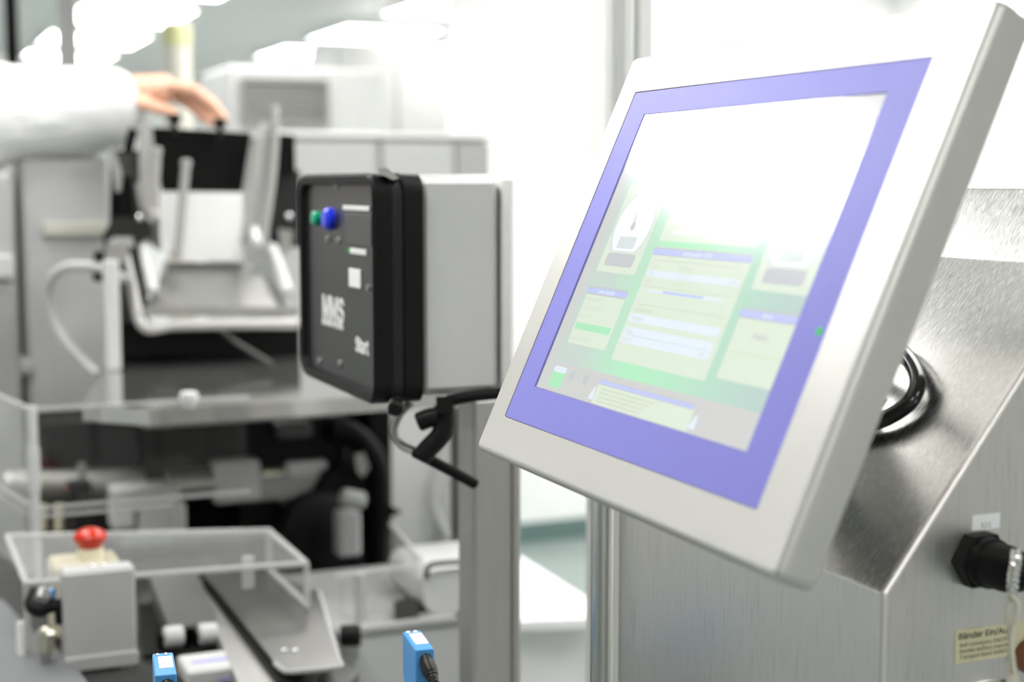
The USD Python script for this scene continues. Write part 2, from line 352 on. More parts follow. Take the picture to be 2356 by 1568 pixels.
# white work table seen between post and pole
tz = 0.70
f0, f1 = az(1100, 1432, tz), az(1420, 1418, tz)
xe = az(1350, 1378, tz); 
t = thing('white_table', 'white topped work table on the teal floor behind the console pole', 'table', (f0[0], f0[1], 0))
far_l, far_r = az(1180, 1268, tz), az(1350, 1375, tz)
obj('table_top', slab([f0, f1, (f1[0], far_r[1] - 0.02), far_r, far_l, (f0[0] - .1, far_l[1])], tz - 0.02, tz), 'white_paint', t, smooth=False)
obj('front_panel', box(f0[0] + .01, f1[0] - .01, f0[1] + .012, f0[1] + .03, 0.02, tz - 0.02, 0.002), 'light_grey_paint', t)
for (lx, ly) in ((f0[0] + .03, far_l[1] - .05), (f1[0] - .05, f0[1] + .06), (far_l[0] - .03, far_l[1] - .06)):
    obj('leg', box(lx - .015, lx + .015, ly - .015, ly + .015, 0, tz - .02, 0.002), 'satin_aluminium', t)
c = az(1263, 1392, tz)
obj('grommet', lathe(c, (0, 0, 1), [(0, 0.014), (0.002, 0.014), (0.003, 0.011), (0.0031, 0.004)]), 'mid_grey_paint', t)

# ================================================================= CONSOLE
cy0, cy1 = 0.7535, 1.118
PROF = [(0.5746, 0.12), (0.5746, 1.2924), (0.734, 1.496), (0.7662, 1.5485), (0.792, 1.5498), (1.06, 1.5498), (1.06, 0.12)]
from shapely.geometry import Polygon
def console_body():
    base = Polygon(PROF).buffer(-0.006, join_style=1).buffer(0.006, join_style=1, quad_segs=5)
    def outline(e):
        g = base if e == 0 else base.buffer(-e, join_style=2)
        return g
    R = 0.0045; steps = [(0.0, R)] + [(R * (1 - math.cos(a)), R * (1 - math.sin(a))) for a in np.radians([22, 45, 67])] + [(R, 0.0)]
    N = 400
    b0 = np.array(base.exterior.coords)[:-1]
    # resample on corners, offset along normals
    nx = np.roll(b0, -1, 0) - b0; nx = np.column_stack([nx[:, 1], -nx[:, 0]]); nx /= np.linalg.norm(nx, axis=1, keepdims=True)
    area = 0.5 * np.sum(b0[:, 0] * np.roll(b0[:, 1], -1) - np.roll(b0[:, 0], -1) * b0[:, 1])
    if area < 0: nx = -nx
    vn = nx + np.roll(nx, 1, 0); vn /= (np.linalg.norm(vn, axis=1, keepdims=True) ** 2 / 2)
    rings = []
    for d, e in steps: q = b0 - vn * e; rings.append(np.column_stack([q[:, 0], np.full(len(q), cy0 + d), q[:, 1]]))
    q = b0; rings.append(np.column_stack([q[:, 0], np.full(len(q), cy1), q[:, 1]]))
    m = loft(rings); capm = []
    for rg, y in ((rings[0], cy0), (rings[-1], cy1)):
        v, f = trimesh.creation.triangulate_polygon(Polygon(rg[:, [0, 2]]), engine='earcut')
        capm.append(trimesh.Trimesh(np.column_stack([v[:, 0], np.full(len(v), y), v[:, 1]]), f, process=False))
    m = cat([m] + capm); m.merge_vertices(); trimesh.repair.fix_normals(m); return m
body = console_body()
t = thing('operator_console', 'brushed stainless steel operator console with sloping top, under the monitor', 'console', (0.82, 0.95, 0))
cn = body.face_normals; cen = body.triangles_center
sl = (cn[:, 0] < -0.6) & (cn[:, 2] > 0.4) & (cen[:, 1] > cy0 + 0.002)
obj('cabinet', body.submesh([np.nonzero(~sl)[0]], append=True), 'brushed_steel', t, smooth=30)
obj('sloping_top', body.submesh([np.nonzero(sl)[0]], append=True), 'slope_steel', t, smooth=30)
for lx in (0.62, 1.01):
    for ly in (0.80, 1.10):
        obj('foot', lathe((lx, ly, 0), (0, 0, 1), [(0, 0.03), (0.015, 0.03), (0.02, 0.012), (0.125, 0.012)]), 'pole_steel', t)
# side labels on the console
def on_side(pts, lift): return [ay(px, py, cy0 - lift) for px, py in pts]
q = on_side([(2236, 1185), (2300, 1180), (2300, 1213), (2236, 1217)], 0.0)
xv = np.array([1.0, 0, 0]); zv = ZUP; yv_ = np.array([0, -1.0, 0])
l0, l1, zt, zb = q[0][0], q[1][0], q[0][2], q[2][2]
lab = obj('identity_label', box(l0, l1, cy0 - 0.0005, cy0 - 0.00002, zb, zt, 0), 'label_white', smooth=False, label='small white label reading X21 above the black capped connector', cat_='label')
obj('lettering', text('X21', 0.0033, np.array([(l0 + l1) / 2, cy0 - 0.0005, zb + 0.0012]), xv, zv, yv_, 0.0001, center=True), 'grey_ink', lab, smooth=False)
q = on_side([(2198, 1450), (2340, 1430), (2336, 1515), (2194, 1527)], 0.0)
l0, l1, zt, zb = q[0][0], q[1][0] + .006, q[0][2], q[3][2]
lab = obj('notice_label', box(l0, l1, cy0 - 0.0005, cy0 - 0.00002, zb, zt, 0), 'cream_label', smooth=False, label='cream multilingual conveyor notice label behind the white cord', cat_='label')
W_, H_ = l1 - l0, zt - zb
for i, (s, h, dz, m_) in enumerate((('Bänder Ein/Aus', 0.0040, 0.72, True), ('Belt conveyors ON/OFF', 0.0027, 0.48, False), ('Bandes en/hors marche', 0.0027, 0.30, False), ('Transport Band AAN/UIT', 0.0027, 0.12, False))):
    tm = meshkit.text_mesh(s, h, 0.0001, m_); k = min(1.0, 0.96 * (W_ - 0.006) / tm.bounds[1, 0]) if not m_ else 1.08 * (W_ - 0.004) / tm.bounds[1, 0]
    tm.apply_scale([min(k, 1.1), 1, 1])
    tm = tm.slice_plane([W_ - 0.004, 0, 0], [-1, 0, 0])
    obj('lettering', local(tm, np.array([l0 + (0.002 if i == 0 else 0.0035), cy0 - 0.0005, zb + H_ * dz]), xv, zv, yv_), 'ink', lab, smooth=False)
# capped connector
c = ay(2243, 1283, cy0)
t = thing('capped_connector', 'black capped cable connector with hexagonal nut on the console side', 'connector', c)
obj('hex_nut', lathe(c, (0, -1, 0), [(0, 0.0185), (0.001, 0.0195), (0.010, 0.0195), (0.012, 0.0175)], 6), 'black_plastic', t, smooth=False)
obj('collar', lathe(c, (0, -1, 0), [(0.012, 0.0165), (0.017, 0.0165), (0.018, 0.0155), (0.020, 0.0155)], 36), 'black_plastic', t)
obj('cap', lathe(c, (0, -1, 0), [(0.020, 0.0152), (0.030, 0.0150), (0.038, 0.0138), (0.044, 0.0112), (0.048, 0.0075), (0.0495, 0.003)], 36), 'black_plastic', t)
# braided retaining wire and white cord
w0 = Pd(2338, 1268, 0.925)
pts = [w0, Pd(2337, 1295, 0.915), Pd(2331, 1330, 0.915), Pd(2330, 1372, 0.915)]
base = spline(pts, 24)
strands = []
for ph in (0, math.pi):
    th = np.linspace(0, 26, len(base)) + ph
    strands.append(base + 0.0021 * (np.outer(np.cos(th), RT) + np.outer(np.sin(th), FH)))
t = thing('retaining_wire', 'twisted steel wire hanging from the black connector cap', 'wire', w0)
for s_ in strands: obj('strand', tube(s_, 0.0017, 8, 0), 'braid_steel', t)
lp = [(2328, 1372), (2319, 1395), (2320, 1440), (2326, 1478), (2324, 1530), (2318, 1585), (2318, 1640)]
rp = [(2329, 1372), (2341, 1388), (2338, 1425), (2327, 1465), (2332, 1530), (2342, 1585), (2342, 1640)]
t = thing('lanyard', 'doubled off-white cord looped through the twisted steel wire', 'cord', Pd(2328, 1372, 0.915))
obj('loop', tube([Pd(*q_, 0.915) for q_ in lp[::-1]] + [Pd(*q_, 0.911) for q_ in rp], 0.0016, 10, 8), 'cord_white', t)
obj('sleeve', tube([Pd(2328, 1550, 0.913), Pd(2329, 1600, 0.913), Pd(2329, 1650, 0.913)], 0.0036, 10, 6), 'cord_white', t)
# key switch at the bottom edge
c = ay(2285, 1660, cy0)
t = thing('selector_switch', 'shiny round metal switch bezel below the cream notice label', 'switch', c)
obj('bezel', lathe(c, (0, -1, 0), [(0, 0.030), (0.004, 0.030), (0.010, 0.026), (0.012, 0.020)], 40), 'chrome', t)
obj('knob', hull([(c[0] + sx * 0.018, c[1] - yy, c[2] + sz) for sx in (-1, 1) for yy in (0.012, 0.026) for sz in (-0.005, 0.005)]), 'black_plastic', t, smooth=False)
c = ay(2362, 1505, cy0)
obj('orange_brown_disc', lathe(c, (0, -1, 0), [(0, 0.011), (0.004, 0.012), (0.008, 0.010), (0.010, 0.004)], 30), 'orange_plastic', label='blurred orange-brown disc at the right picture edge', cat_='knob')  # plain orange-brown rounded disc on the console side
# chromed pole by the console
c = ay(1385, 1300, 1.135)
t = thing('console_pole', 'round shiny steel pole at the left edge of the console', 'pole', (c[0], c[1], 0))
obj('tube', cyl((c[0], c[1], 0.012), (c[0], c[1], 1.42), 0.0098, n=40, ch=0.001), 'pole_steel', t)
obj('foot', lathe((c[0], c[1], 0), (0, 0, 1), [(0, 0.012), (0.012, 0.012)], 30), 'pole_steel', t)

# ================================================================= MONITOR
TILT = 0.4196
MC = CAM + RT * .1178 + FH * 1.0084 + ZUP * -.0539
MU = np.array([0, -1.0, 0]); MV = np.array([math.sin(TILT), 0, math.cos(TILT)]); MN = np.array([-math.cos(TILT), 0, math.sin(TILT)])
def mon(m): return local(m, MC, MU, MV, MN)
t = thing('operator_monitor', 'tilted steel framed touch monitor with violet-blue surround', 'monitor', MC - MN * 0.03)
w, h, cx_, cy_ = 0.4365, 0.3450, 0.0036, 0.0008
re = 0.0055
rings = [ring(rr(.3668, .2788, .0012), -0.003), ring(rr(.3668, .2788, .0012), -0.0004), ring(rr(.3674, .2794, .0014), 0.0)]
for a in np.radians([0, 15, 30, 45, 60, 75, 90]):
    e = re * (1 - math.sin(a)); rings.append(ring(rr(w - 2 * e, h - 2 * e, .0065 - e, cx_, cy_), -re * (1 - math.cos(a))))
rings += [ring(rr(w, h, .0065, cx_, cy_), -0.0150), ring(rr(w - .0012, h - .0012, .006, cx_, cy_), -0.0155)]
obj('bezel', mon(loft(rings[::-1])), 'bezel_steel', t, smooth=30)
rings = [ring(rr(w - .0016, h - .0016, .006, cx_, cy_), -0.0152), ring(rr(w - .0016, h - .0016, .006, cx_, cy_), -0.027), ring(rr(w - .008, h - .008, .004, cx_, cy_), -0.030)]
obj('back_housing', mon(loft(rings[::-1], True, False)), 'bezel_steel', t, smooth=30)
SU, SV = -0.0009, 0.0047
rings = [ring(rr(.3660, .2780, .0008), -0.003), ring(rr(.3660, .2780, .0008), -0.0005), ring(rr(.3052, .2292, .0006, SU, SV), -0.0005), ring(rr(.3044, .2284, .0006, SU, SV), -0.0020)]
memb = obj('membrane_surround', mon(loft(rings)), 'membrane_blue', t, smooth=20)
obj('status_led', mon(lathe((.1765, -.0318, -.0006), (0, 0, 1), [(0, .0024), (.0006, .0024), (.0009, .0015)], 20)), 'led_green', memb, label='small green status light')
obj('touch_glass', mon(rrect_plate(.3050, .2290, .0004, 0.0003, SU, SV, -0.0012)), 'screen_glass', t, smooth=False)
# screen picture: flat emissive print, millimetres from the screen's centre
def scol(name, r, g, b, k=1.0):
    c = [max(0.0, x * k) for x in lin(r, g, b)]; emit('screen_' + name, tuple(c), 1.0); return 'screen_' + name
K = 1.5
S_GREY = scol('grey', 206, 206, 204, K); S_LIGHT = scol('light', 214, 216, 214, K); S_CREAM = scol('cream', 220, 231, 213, K); S_BLUE = scol('blue', 190, 198, 250, K)
S_PALE = scol('pale', 226, 236, 248, K); S_INK = scol('ink', 205, 213, 193, K); S_WHITE = scol('white', 244, 248, 250, K); S_GRN = scol('bargreen', 170, 232, 186, K)
S_SHADE = scol('shade', 196, 198, 202, K); S_GAUGE = scol('gauge', 214, 222, 222, K); S_TXT = scol('headtext', 222, 232, 252, K); S_DARK = scol('darkink', 200, 197, 202, K); S_PROG = scol('progress', 190, 202, 252, K)
MATS['screen_green'] = usdkit.material(stage, '/World/Looks/screen_green', {
    'tc': ('texture_coordinate', {}), 's': ('separate_xyz', {}), 'mr': ('map_range', {'from_min': 0.10, 'from_max': -0.20}),
    'r': ('rgb_ramp', {'ramp': [(0.0, tuple(x * K for x in lin(196, 212, 204))), (0.25, tuple(x * K for x in lin(176, 236, 192))), (0.5, tuple(x * K for x in lin(182, 226, 196))), (0.75, tuple(x * K for x in lin(184, 208, 200))), (1, tuple(x * K for x in lin(180, 198, 194)))]}),
    'e': ('emission', {'strength': 1.0})}, [('tc.object', 's.vector'), ('s.y', 'mr.value'), ('mr.result', 'r.fac'), ('r.color', 'e.color')], surface='e.emission')
LAY = -0.0020
def scr(m, lay): return mon(m.apply_translation([SU, SV, LAY + 0.00007 * lay]))
def sbox(x0, x1, y0, y1, r=1.5): return rrect_plate((x1 - x0) / 1e3, (y1 - y0) / 1e3, r / 1e3, 0.00006, (x0 + x1) / 2e3, (y0 + y1) / 2e3)
screen = obj('display', scr(sbox(-152, 152, -114, 114, 0.1), -1), S_GREY, t, smooth=False, label='lit display page with green background and cream panels')
def sp(name, m, lay, mt, label=None): return obj(name, scr(m, lay), mt, screen, smooth=False, label=label)
def stext(s, x, y, h, lay, mt, center=False, bold=False):
    m = meshkit.text_mesh(s, h / 1e3, 0.00004, bold)
    if center: m.apply_translation([-m.bounds[:, 0].mean(), 0, 0])
    return sp('lettering', m.apply_translation([x / 1e3, y / 1e3, 0]), lay, mt)
sp('background_panel', sbox(-138, 152, -90.5, 76, 0.5), 0, 'screen_green')
sp('title_strip', sbox(-138, 152, 78, 112, 0.5), 0, S_LIGHT)
for (x0, dx) in ((-130, 0), (88.5, 218.5)):
    sp('gauge_panel', sbox(x0, x0 + 62.5, -16, 55, 2), 1, S_CREAM)
    cxg = x0 + 31
    th = np.radians(np.linspace(-52, 232, 40))
    body_ = [(cxg + 30 * math.cos(a), 22 + 29 * math.sin(a)) for a in th]
    pts_ = [(cxg + 17.5, 0.5)] + body_ + [(cxg - 17.5, 0.5)]
    def poly_plate(pl): return trimesh.creation.extrude_polygon(Polygon([(p[0] / 1e3, p[1] / 1e3) for p in pl]).buffer(0), 0.00006, engine='earcut')
    sp('gauge_body', poly_plate(pts_), 2, S_GAUGE)
    th2 = np.radians(np.linspace(-50, 230, 40))
    sp('gauge_face', poly_plate([(cxg + 15.5, 1.5)] + [(cxg + 27 * math.cos(a), 22 + 26.5 * math.sin(a)) for a in th2] + [(cxg - 15.5, 1.5)]), 3, S_WHITE)
    sp('gauge_base', sbox(cxg - 22.5, cxg + 22.5, -11, -0.5, 3), 3, S_SHADE)
    sp('gauge_window', sbox(cxg - 13.5, cxg + 13.5, 3.5, 13, 0.8), 4, S_GAUGE)
    sp('hub', trimesh.creation.cylinder(0.0035, 0.00006, sections=20).apply_translation([cxg / 1e3, .0214, 0]), 5, S_DARK)
    tip = (cxg - 3, 36) if dx == 0 else (cxg - 15, 18.5)
    sp('needle', poly_plate([(cxg - 1.2, 21), (cxg + 1.2, 22), tip]), 5, S_DARK)
sp('result_panel', sbox(-52, 77, 12, 63, 2), 1, S_CREAM)
sp('bar', sbox(-39, 63, 33.5, 36, 0.4), 2, S_DARK); sp('bar', sbox(-37, 65, 17.6, 19.6, 0.6), 2, S_WHITE); sp('bar', sbox(-50, -34, 58, 60.5, 0.5), 2, S_BLUE)
sp('settings_panel', sbox(-53, 77.5, -79.5, 7.2, 2), 1, S_CREAM)
sp('panel_header', sbox(-53.5, 77.5, 0.6, 7.0, 1.5), 2, S_SHADE); sp('panel_header', sbox(-54, 77, 1.6, 5.4, 1.2), 3, S_BLUE)
stext('Konfiguration  2003', 9, 2.0, 3.0, 4, S_TXT, True, True)
sp('rule', sbox(-47, 72, -3.2, -2.6, 0.2), 2, S_INK)
stext('Start', -47, -9, 3.0, 3, S_INK); stext('012 990', -8, -9.4, 3.2, 3, S_INK); stext('17', 66, -9.6, 3.0, 3, S_INK)
sp('entry_field', sbox(-50.5, 73, -15.6, -10.8, 1.2), 2, S_PALE)
stext('Ziel', -47, -14.6, 3.0, 3, S_INK); stext('227 322', -8, -14.8, 3.2, 3, S_INK); stext('1200', 60, -14.8, 3.0, 3, S_INK)
stext('Rest', -47, -20.4, 3.0, 3, S_INK); stext('88 872', -8, -20.6, 3.2, 3, S_INK); stext('30', 66, -20.6, 3.0, 3, S_INK)
sp('rule', sbox(-48, 72, -23.0, -22.4, 0.2), 2, S_INK)
sp('progress_track', sbox(-41, 63, -26.6, -25.0, 0.7), 2, S_PALE); sp('progress_bar', sbox(-18.3, 37.7, -26.7, -24.9, 0.7), 3, S_PROG)
for x_, s_ in ((-10, '0'), (26, '50'), (60, '100')): stext(s_, x_, -31, 2.0, 3, S_INK)
sp('rule', sbox(-47, 72, -37.0, -36.4, 0.2), 2, S_INK)
stext('Spendecode', -47, -42.3, 3.2, 3, S_INK, bold=True); stext('4', 66, -42.5, 3.2, 3, S_INK)
sp('entry_field', sbox(-50.5, 72, -50, -44, 1.4), 2, S_PALE); stext('Etikettiert', -47, -48.6, 3.0, 3, S_INK); stext('7', 64, -48.6, 3.0, 3, S_INK)
sp('entry_field', sbox(-50, 71.5, -66, -54.2, 1.4), 2, S_PALE); sp('rule', sbox(-49, 70, -60.2, -59.8, 0.1), 3, S_INK)
stext('Code', -47.5, -58.7, 3.0, 3, S_INK); stext('Datum', -47.5, -64.5, 3.0, 3, S_INK); stext('4', 62, -58.7, 3.0, 3, S_INK); stext('280', 57, -64.5, 3.0, 3, S_INK)
sp('count_panel', sbox(-130, -67, -74.6, -28.5, 1.5), 1, S_CREAM); sp('panel_header', sbox(-131, -66.3, -35.0, -28.2, 1.2), 2, S_SHADE); sp('panel_header', sbox(-131, -66.3, -33.6, -29.8, 1), 3, S_BLUE)
stext('Linien Statistik', -99, -33.2, 2.9, 4, S_TXT, True, True)
for s_, y_ in (('Nummer: 170', -39.8), ('Zähler: 225 152', -46.9), ('Bahn: 27', -53.9), ('Leistung: 0.0024', -71.6)): stext(s_, -126.5, y_, 3.0, 3, S_INK)
sp('status_bar', sbox(-128, -70, -63.2, -57.8, 1.2), 2, S_GRN)
sp('message_panel', sbox(88.8, 150.5, -75.5, -28.5, 1.5), 1, S_CREAM); sp('panel_header', sbox(87, 152, -35.2, -28.4, 1.2), 2, S_SHADE); sp('panel_header', sbox(87.2, 152, -33.8, -29.8, 1), 3, S_BLUE)
stext('Status', 119, -33.2, 2.9, 4, S_TXT, True, True); stext('Ready', 120, -47.4, 4.4, 3, S_DARK, True, True); sp('rule', sbox(91, 149, -57.6, -57.0, 0.2), 2, S_INK)
sp('level_icon', sbox(-134, -112.5, -110.4, -94, 2.5), 1, S_GRN); sp('level_icon', sbox(-134, -112.5, -98.6, -94, 2), 2, S_PALE)
for x_ in (-101, -78.5): sp('icon', trimesh.creation.cylinder(0.0042, 0.00006, sections=20).apply_translation([x_ / 1e3, -.0985, 0]), 1, S_SHADE)
sp('log_panel', sbox(-56, 79, -113.5, -98, 0.6), 1, S_CREAM); sp('panel_header', sbox(-56, 78, -99.2, -95.2, 0.8), 2, S_SHADE); sp('panel_header', sbox(-56, 78, -98.4, -96, 0.6), 3, S_BLUE)
for k in range(4): sp('text_line', sbox(-50, 30 - 6 * k, -102.6 - 3 * k, -101.4 - 3 * k, 0.3), 2, S_INK)
for x_ in (-60.5, 83): sp('tab', poly_plate([(x_ - 4, -111), (x_ + 4, -111), (x_ + 2.5, -102), (x_ + 0.5, -102)]), 1, S_PALE)
# mounting bracket between monitor and console
def monp(u, v, d): return MC + MU * u + MV * v + MN * d
sdir = np.array([0.734 - 0.5746, 0, 1.496 - 1.2924]); sdir /= np.linalg.norm(sdir); SN = np.array([-sdir[2], 0, sdir[0]])
def slp(s, y, lift=0.0): return np.array([0.5746, y, 1.2924]) + sdir * s + SN * lift
t = thing('monitor_bracket', 'dark steel bracket joining the monitor back to the sloping console', 'bracket', slp(0.12, 0.93))
obj('back_plate', mon(box(-.10, .02, -.10, -.02, -0.036, -0.0302, 0.002)), 'machine_steel', t)
obj('arm', hull([monp(u, v, -0.036) for u in (-.09, .012) for v in (-.085, -.045)] + [slp(s, y, 0.004) for s in (0.07, 0.12) for y in (MC[1] + .09, MC[1] - .012)]), 'post_steel', t, smooth=False)
obj('foot_plate', hull([slp(s, y, l) for s in (0.055, 0.135) for y in (MC[1] + .10, MC[1] - .016) for l in (0.0003, 0.004)]), 'machine_steel', t, smooth=False)
# black cable loop
GL = aplane(1880, 985, slp(0, 0, .004), SN)
t = thing('monitor_cable', 'glossy black cable looping out behind the monitor edge', 'cable', Pd(2085, 800, 0.985))
def over(px, py, lift): return aplane(px, py, slp(0, 0, lift), SN)
q0_, q1_ = monp(.03, .03, -0.048), over(1930, 800, .020)
pth = [monp(.02, .03, -0.0306), monp(.022, .03, -0.040), q0_, q0_ * .75 + q1_ * .25, (q0_ + q1_) / 2, q0_ * .25 + q1_ * .75, q1_, over(2000, 783, .012), over(2052, 792, .010), over(2092, 828, .010), over(2112, 876, .010), over(2095, 922, .010), over(2055, 953, .010), over(2010, 972, .010), over(1960, 980, .010), over(1900, 984, .010), GL + SN * .007]
obj('sheath', tube(pth, 0.0058, 16, 12), 'gloss_black', t)
obj('gland', lathe(GL - SN * .0035, SN, [(0, .011), (.006, .011), (.009, .007)], 24), 'black_plastic', t)

# ================================================================= TERMINAL BOX (printer controller)
yn = 1.42
pA, pB, pC_, pD, pE = ay(860, 700, yn), ay(975, 700, yn), ay(1156, 700, yn), ay(1166, 700, yn), ay(1190, 700, yn)
xf = pA[0]
zbot, ztop = ay(862, 936, yn)[2], ay(862, 397, yn)[2]
zbot2, ztop2 = ay(1000, 912, yn)[2], ay(1000, 404, yn)[2]
yfar = ax(688, 640, xf)[1]
t = thing('printer_terminal', 'black and grey box terminal with a recessed operating panel', 'terminal', ((pA[0] + pE[0]) / 2, (yn + yfar) / 2, zbot))
xr0, xr1 = ay(902, 700, yn)[0], ay(932, 700, yn)[0]
xh = pB[0]
ring_w = lambda m: local(m, np.array([0, (yn + yfar) / 2, (zbot + ztop) / 2]), np.array([0, -1.0, 0]), ZUP, np.array([-1.0, 0, 0]))
Ww, Hh = yfar - yn, ztop - zbot
R0, R1 = rr(Ww, Hh, .022), rr(Ww - .006, Hh - .006, .02); RI, RI2 = rr(Ww - .014, Hh - .022, .016), rr(Ww - .018, Hh - .026, .014)
obj('front_frame', ring_w(loft([ring(RI2, -(xf + .010)), ring(RI, -(xf + .001)), ring(R1, -xf), ring(R0, -(xf + .003)), ring(R0, -xr0), ring(R1, -(xr0 + .002))][::-1])), 'black_plastic', t)
obj('gasket', ring_w(loft([ring(R1, -(xr0 + .001)), ring(R1, -(xr1 - .001))][::-1])), 'charcoal_plastic', t)
obj('rear_frame', ring_w(loft([ring(R1, -(xr1 - .001)), ring(R0, -xr1), ring(R0, -xh), ring(R1, -(xh + .001))][::-1])), 'black_plastic', t)
xq = xf + .008
panel = obj('operating_panel', ring_w(rrect_plate(Ww - .016, Hh - .024, .014, .003, 0, 0, -(xq + .003))), 'panel_film', t)
obj('body', box(xh - .002, pC_[0], yn + 0.006, yfar - 0.004, zbot2, ztop2, 0.008), 'grey_paint', t)
obj('rear_flange', box(pC_[0] + .003, pE[0], yn + 0.001, yfar, zbot2 - .004, ztop2 + .002, 0.006), 'light_grey_paint', t)
def onp(px, py, lift=0.0): return ax(px, py, xq - lift)
def pbox(px0, py0, px1, py1, lift=0.002):
    A, B = onp(px0, py0), onp(px1, py1); return box(xq - lift, xq, A[1], B[1], A[2], B[2], 0.0006)
ex_, ey_, ez_ = np.array([0, -1.0, 0]), ZUP, np.array([-1.0, 0, 0])
c = onp(735, 502); obj('green_key', lathe(c, ez_, [(0, .0085), (.006, .0085), (.009, .006)], 24), 'green_button', t, label='green round key')
c = onp(764, 503); obj('blue_key', lathe(c, ez_, [(0, .0125), (.006, .0125), (.010, .009)], 28), 'blue_button', t, label='blue round key')
for q_ in ((756, 550), (780, 553), (737, 830), (784, 836), (776, 427)):
    c = onp(*q_); obj('screw_and_glint', lathe(c, ez_, [(0, .0042), (.0015, .0042), (.003, .002)], 16), 'machine_steel', t)
obj('display_label', pbox(792, 472, 852, 486), 'light_grey_paint', t)
obj('display', pbox(795, 490, 856, 566, .001), 'dark_grey_paint', t)
obj('scale', pbox(808, 570, 845, 588), 'light_grey_paint', t); obj('indicator', pbox(803, 570, 809, 580, .003), 'lamp_green_small', t, label='tiny green indicator lamp')
obj('barcode', pbox(806, 616, 832, 664), 'paper_white', t); c = onp(849, 662); obj('screw_and_glint', lathe(c, ez_, [(0, .0035), (.002, .0035)], 16), 'machine_steel', t)
o_ = onp(742, 729); obj('lettering', text('MMS', .026, o_, ex_, ey_, ez_, .0008, True), 'paper_white', t, smooth=False)
o_ = onp(742, 744); obj('lettering', text('MARKING SYSTEMS', .0062, o_, ex_, ey_, ez_, .0008, True), 'paper_white', t, smooth=False)
o_ = onp(819, 806); obj('lettering', text('Start', .0150, o_, ex_, ey_, ez_, .0008, True), 'paper_white', t, smooth=False)
obj('corner_clip', hull([ay(px, py, yn + d_) for px, py in ((868, 388), (888, 384), (905, 398), (918, 410), (905, 414), (870, 398)) for d_ in (0.0, 0.012)]), 'machine_steel', t)
# arm that carries the terminal
t = thing('terminal_arm', 'black swivel arm and clamp under the terminal box', 'arm', Pd(990, 960, 1.55))
dA = 1.53
obj('pivot', hull([Pd(px, py, d_) for px, py in ((1003, 912), (1042, 912), (1040, 950), (1004, 950)) for d_ in (dA - .02, dA + .02)]), 'black_plastic', t)
obj('elbow', tube([Pd(1022, 930, dA), Pd(1024, 965, dA), Pd(1014, 1000, dA), Pd(985, 1032, dA), Pd(968, 1052, dA)], 0.0105, 16, 8), 'black_plastic', t)
obj('clamp', tube([Pd(1010, 958, dA), Pd(985, 962, dA), Pd(960, 972, dA)], [.010] * 16 + [.008], 14, 8), 'black_plastic', t)
obj('crossbar', tube([Pd(1030, 922, dA), Pd(1080, 912, dA + .01), Pd(1150, 905, dA + .03)], 0.0062, 12, 6), 'black_metal', t)
obj('brace', tube([Pd(955, 1040, dA), Pd(1010, 1068, dA + .02), Pd(1092, 1112, dA + .06)], 0.0058, 12, 6), 'black_metal', t)
obj('wire_loop', tube([Pd(945, 925, 1.56), Pd(918, 955, 1.56), Pd(906, 992, 1.56), Pd(922, 1022, 1.56), Pd(955, 1038, 1.55)], 0.0045, 10, 8), 'machine_steel', t)
obj('knob', lathe(Pd(912, 935, 1.52), -FH, [(0, .008), (.012, .008), (.015, .005)], 18), 'black_plastic', t)
# steel machine leg post
yp = 1.52
a, b = ay(1089, 1200, yp), ay(1203, 1200, yp); zt = ay(1140, 915, yp)[2]
t = thing('machine_post', 'square brushed steel post standing under the black swivel arm', 'post', ((a[0] + b[0]) / 2, yp, 0))
obj('tube', box(a[0], b[0] - .013, yp, yp + 0.05, 0.01, zt, 0.004), 'post_steel', t)
obj('edge_rail', box(b[0] - .0125, b[0], yp + 0.004, yp + 0.05, 0.01, zt - .03, 0.003), 'satin_aluminium', t)
obj('foot_plate', box(a[0] - .03, b[0] + .03, yp - .03, yp + .08, 0, 0.012, 0.002), 'post_steel', t)


# ================================================================= CONVEYOR AND GUARDS (foreground left)
TB = 0.955                                   # conveyor table height
cab_x0, cab_x1 = 0.02, 0.80
t = thing('conveyor_table', 'dark conveyor table with grey plinth carrying the sensors and guards', 'machine base', (0.4, 2.1, 0))
obj('plinth', box(0.10, 0.44, 1.75, 2.34, 0.06, 0.90, 0.01), 'mid_grey_paint', t)
tbl = [az(-260, 1420, TB), az(20, 1445, TB), az(150, 1530, TB), az(260, 1640, TB), az(300, 1700, TB), (0.60, 1.45), (0.72, 1.75), (0.76, 3.0), (0.0, 3.0)]
obj('table', slab([(0.16, 1.62), (0.40, 1.55), (az(790, 1510, TB)[0], 1.70), (0.47, 2.36), (-0.05, 2.36), (-0.05, 2.02)], 0.90, TB - 0.002), 'bed_dark', t, smooth=False)
obj('sensor_rail', cat([box(0.12, 0.50, 1.10, 1.20, 0.78, 0.80, 0.002), box(0.40, 0.46, 1.2, 1.76, 0.78, 0.80, 0.002), box(0.16, 0.22, 1.2, 1.76, 0.78, 0.80, 0.002)]), 'machine_steel', t)
for lx in (0.13, 0.41):
    for ly in (1.80, 2.28): obj('foot', lathe((lx, ly, 0), (0, 0, 1), [(0, 0.035), (0.02, 0.035), (0.03, 0.015), (0.07, 0.015)]), 'pole_steel', t)
# curved side sheet, lower left
p_ = [az(-120, 1395, TB), az(8, 1398, TB), az(60, 1455, TB), az(120, 1505, TB), az(175, 1555, TB), az(215, 1610, TB), az(150, 1690, TB), az(-120, 1690, TB)]
obj('side_sheet', slab(p_, TB + 0.004, TB + 0.012), 'slate_paint', smooth=False, label='curved plain grey sheet in the lower left corner', cat_='metal sheet')
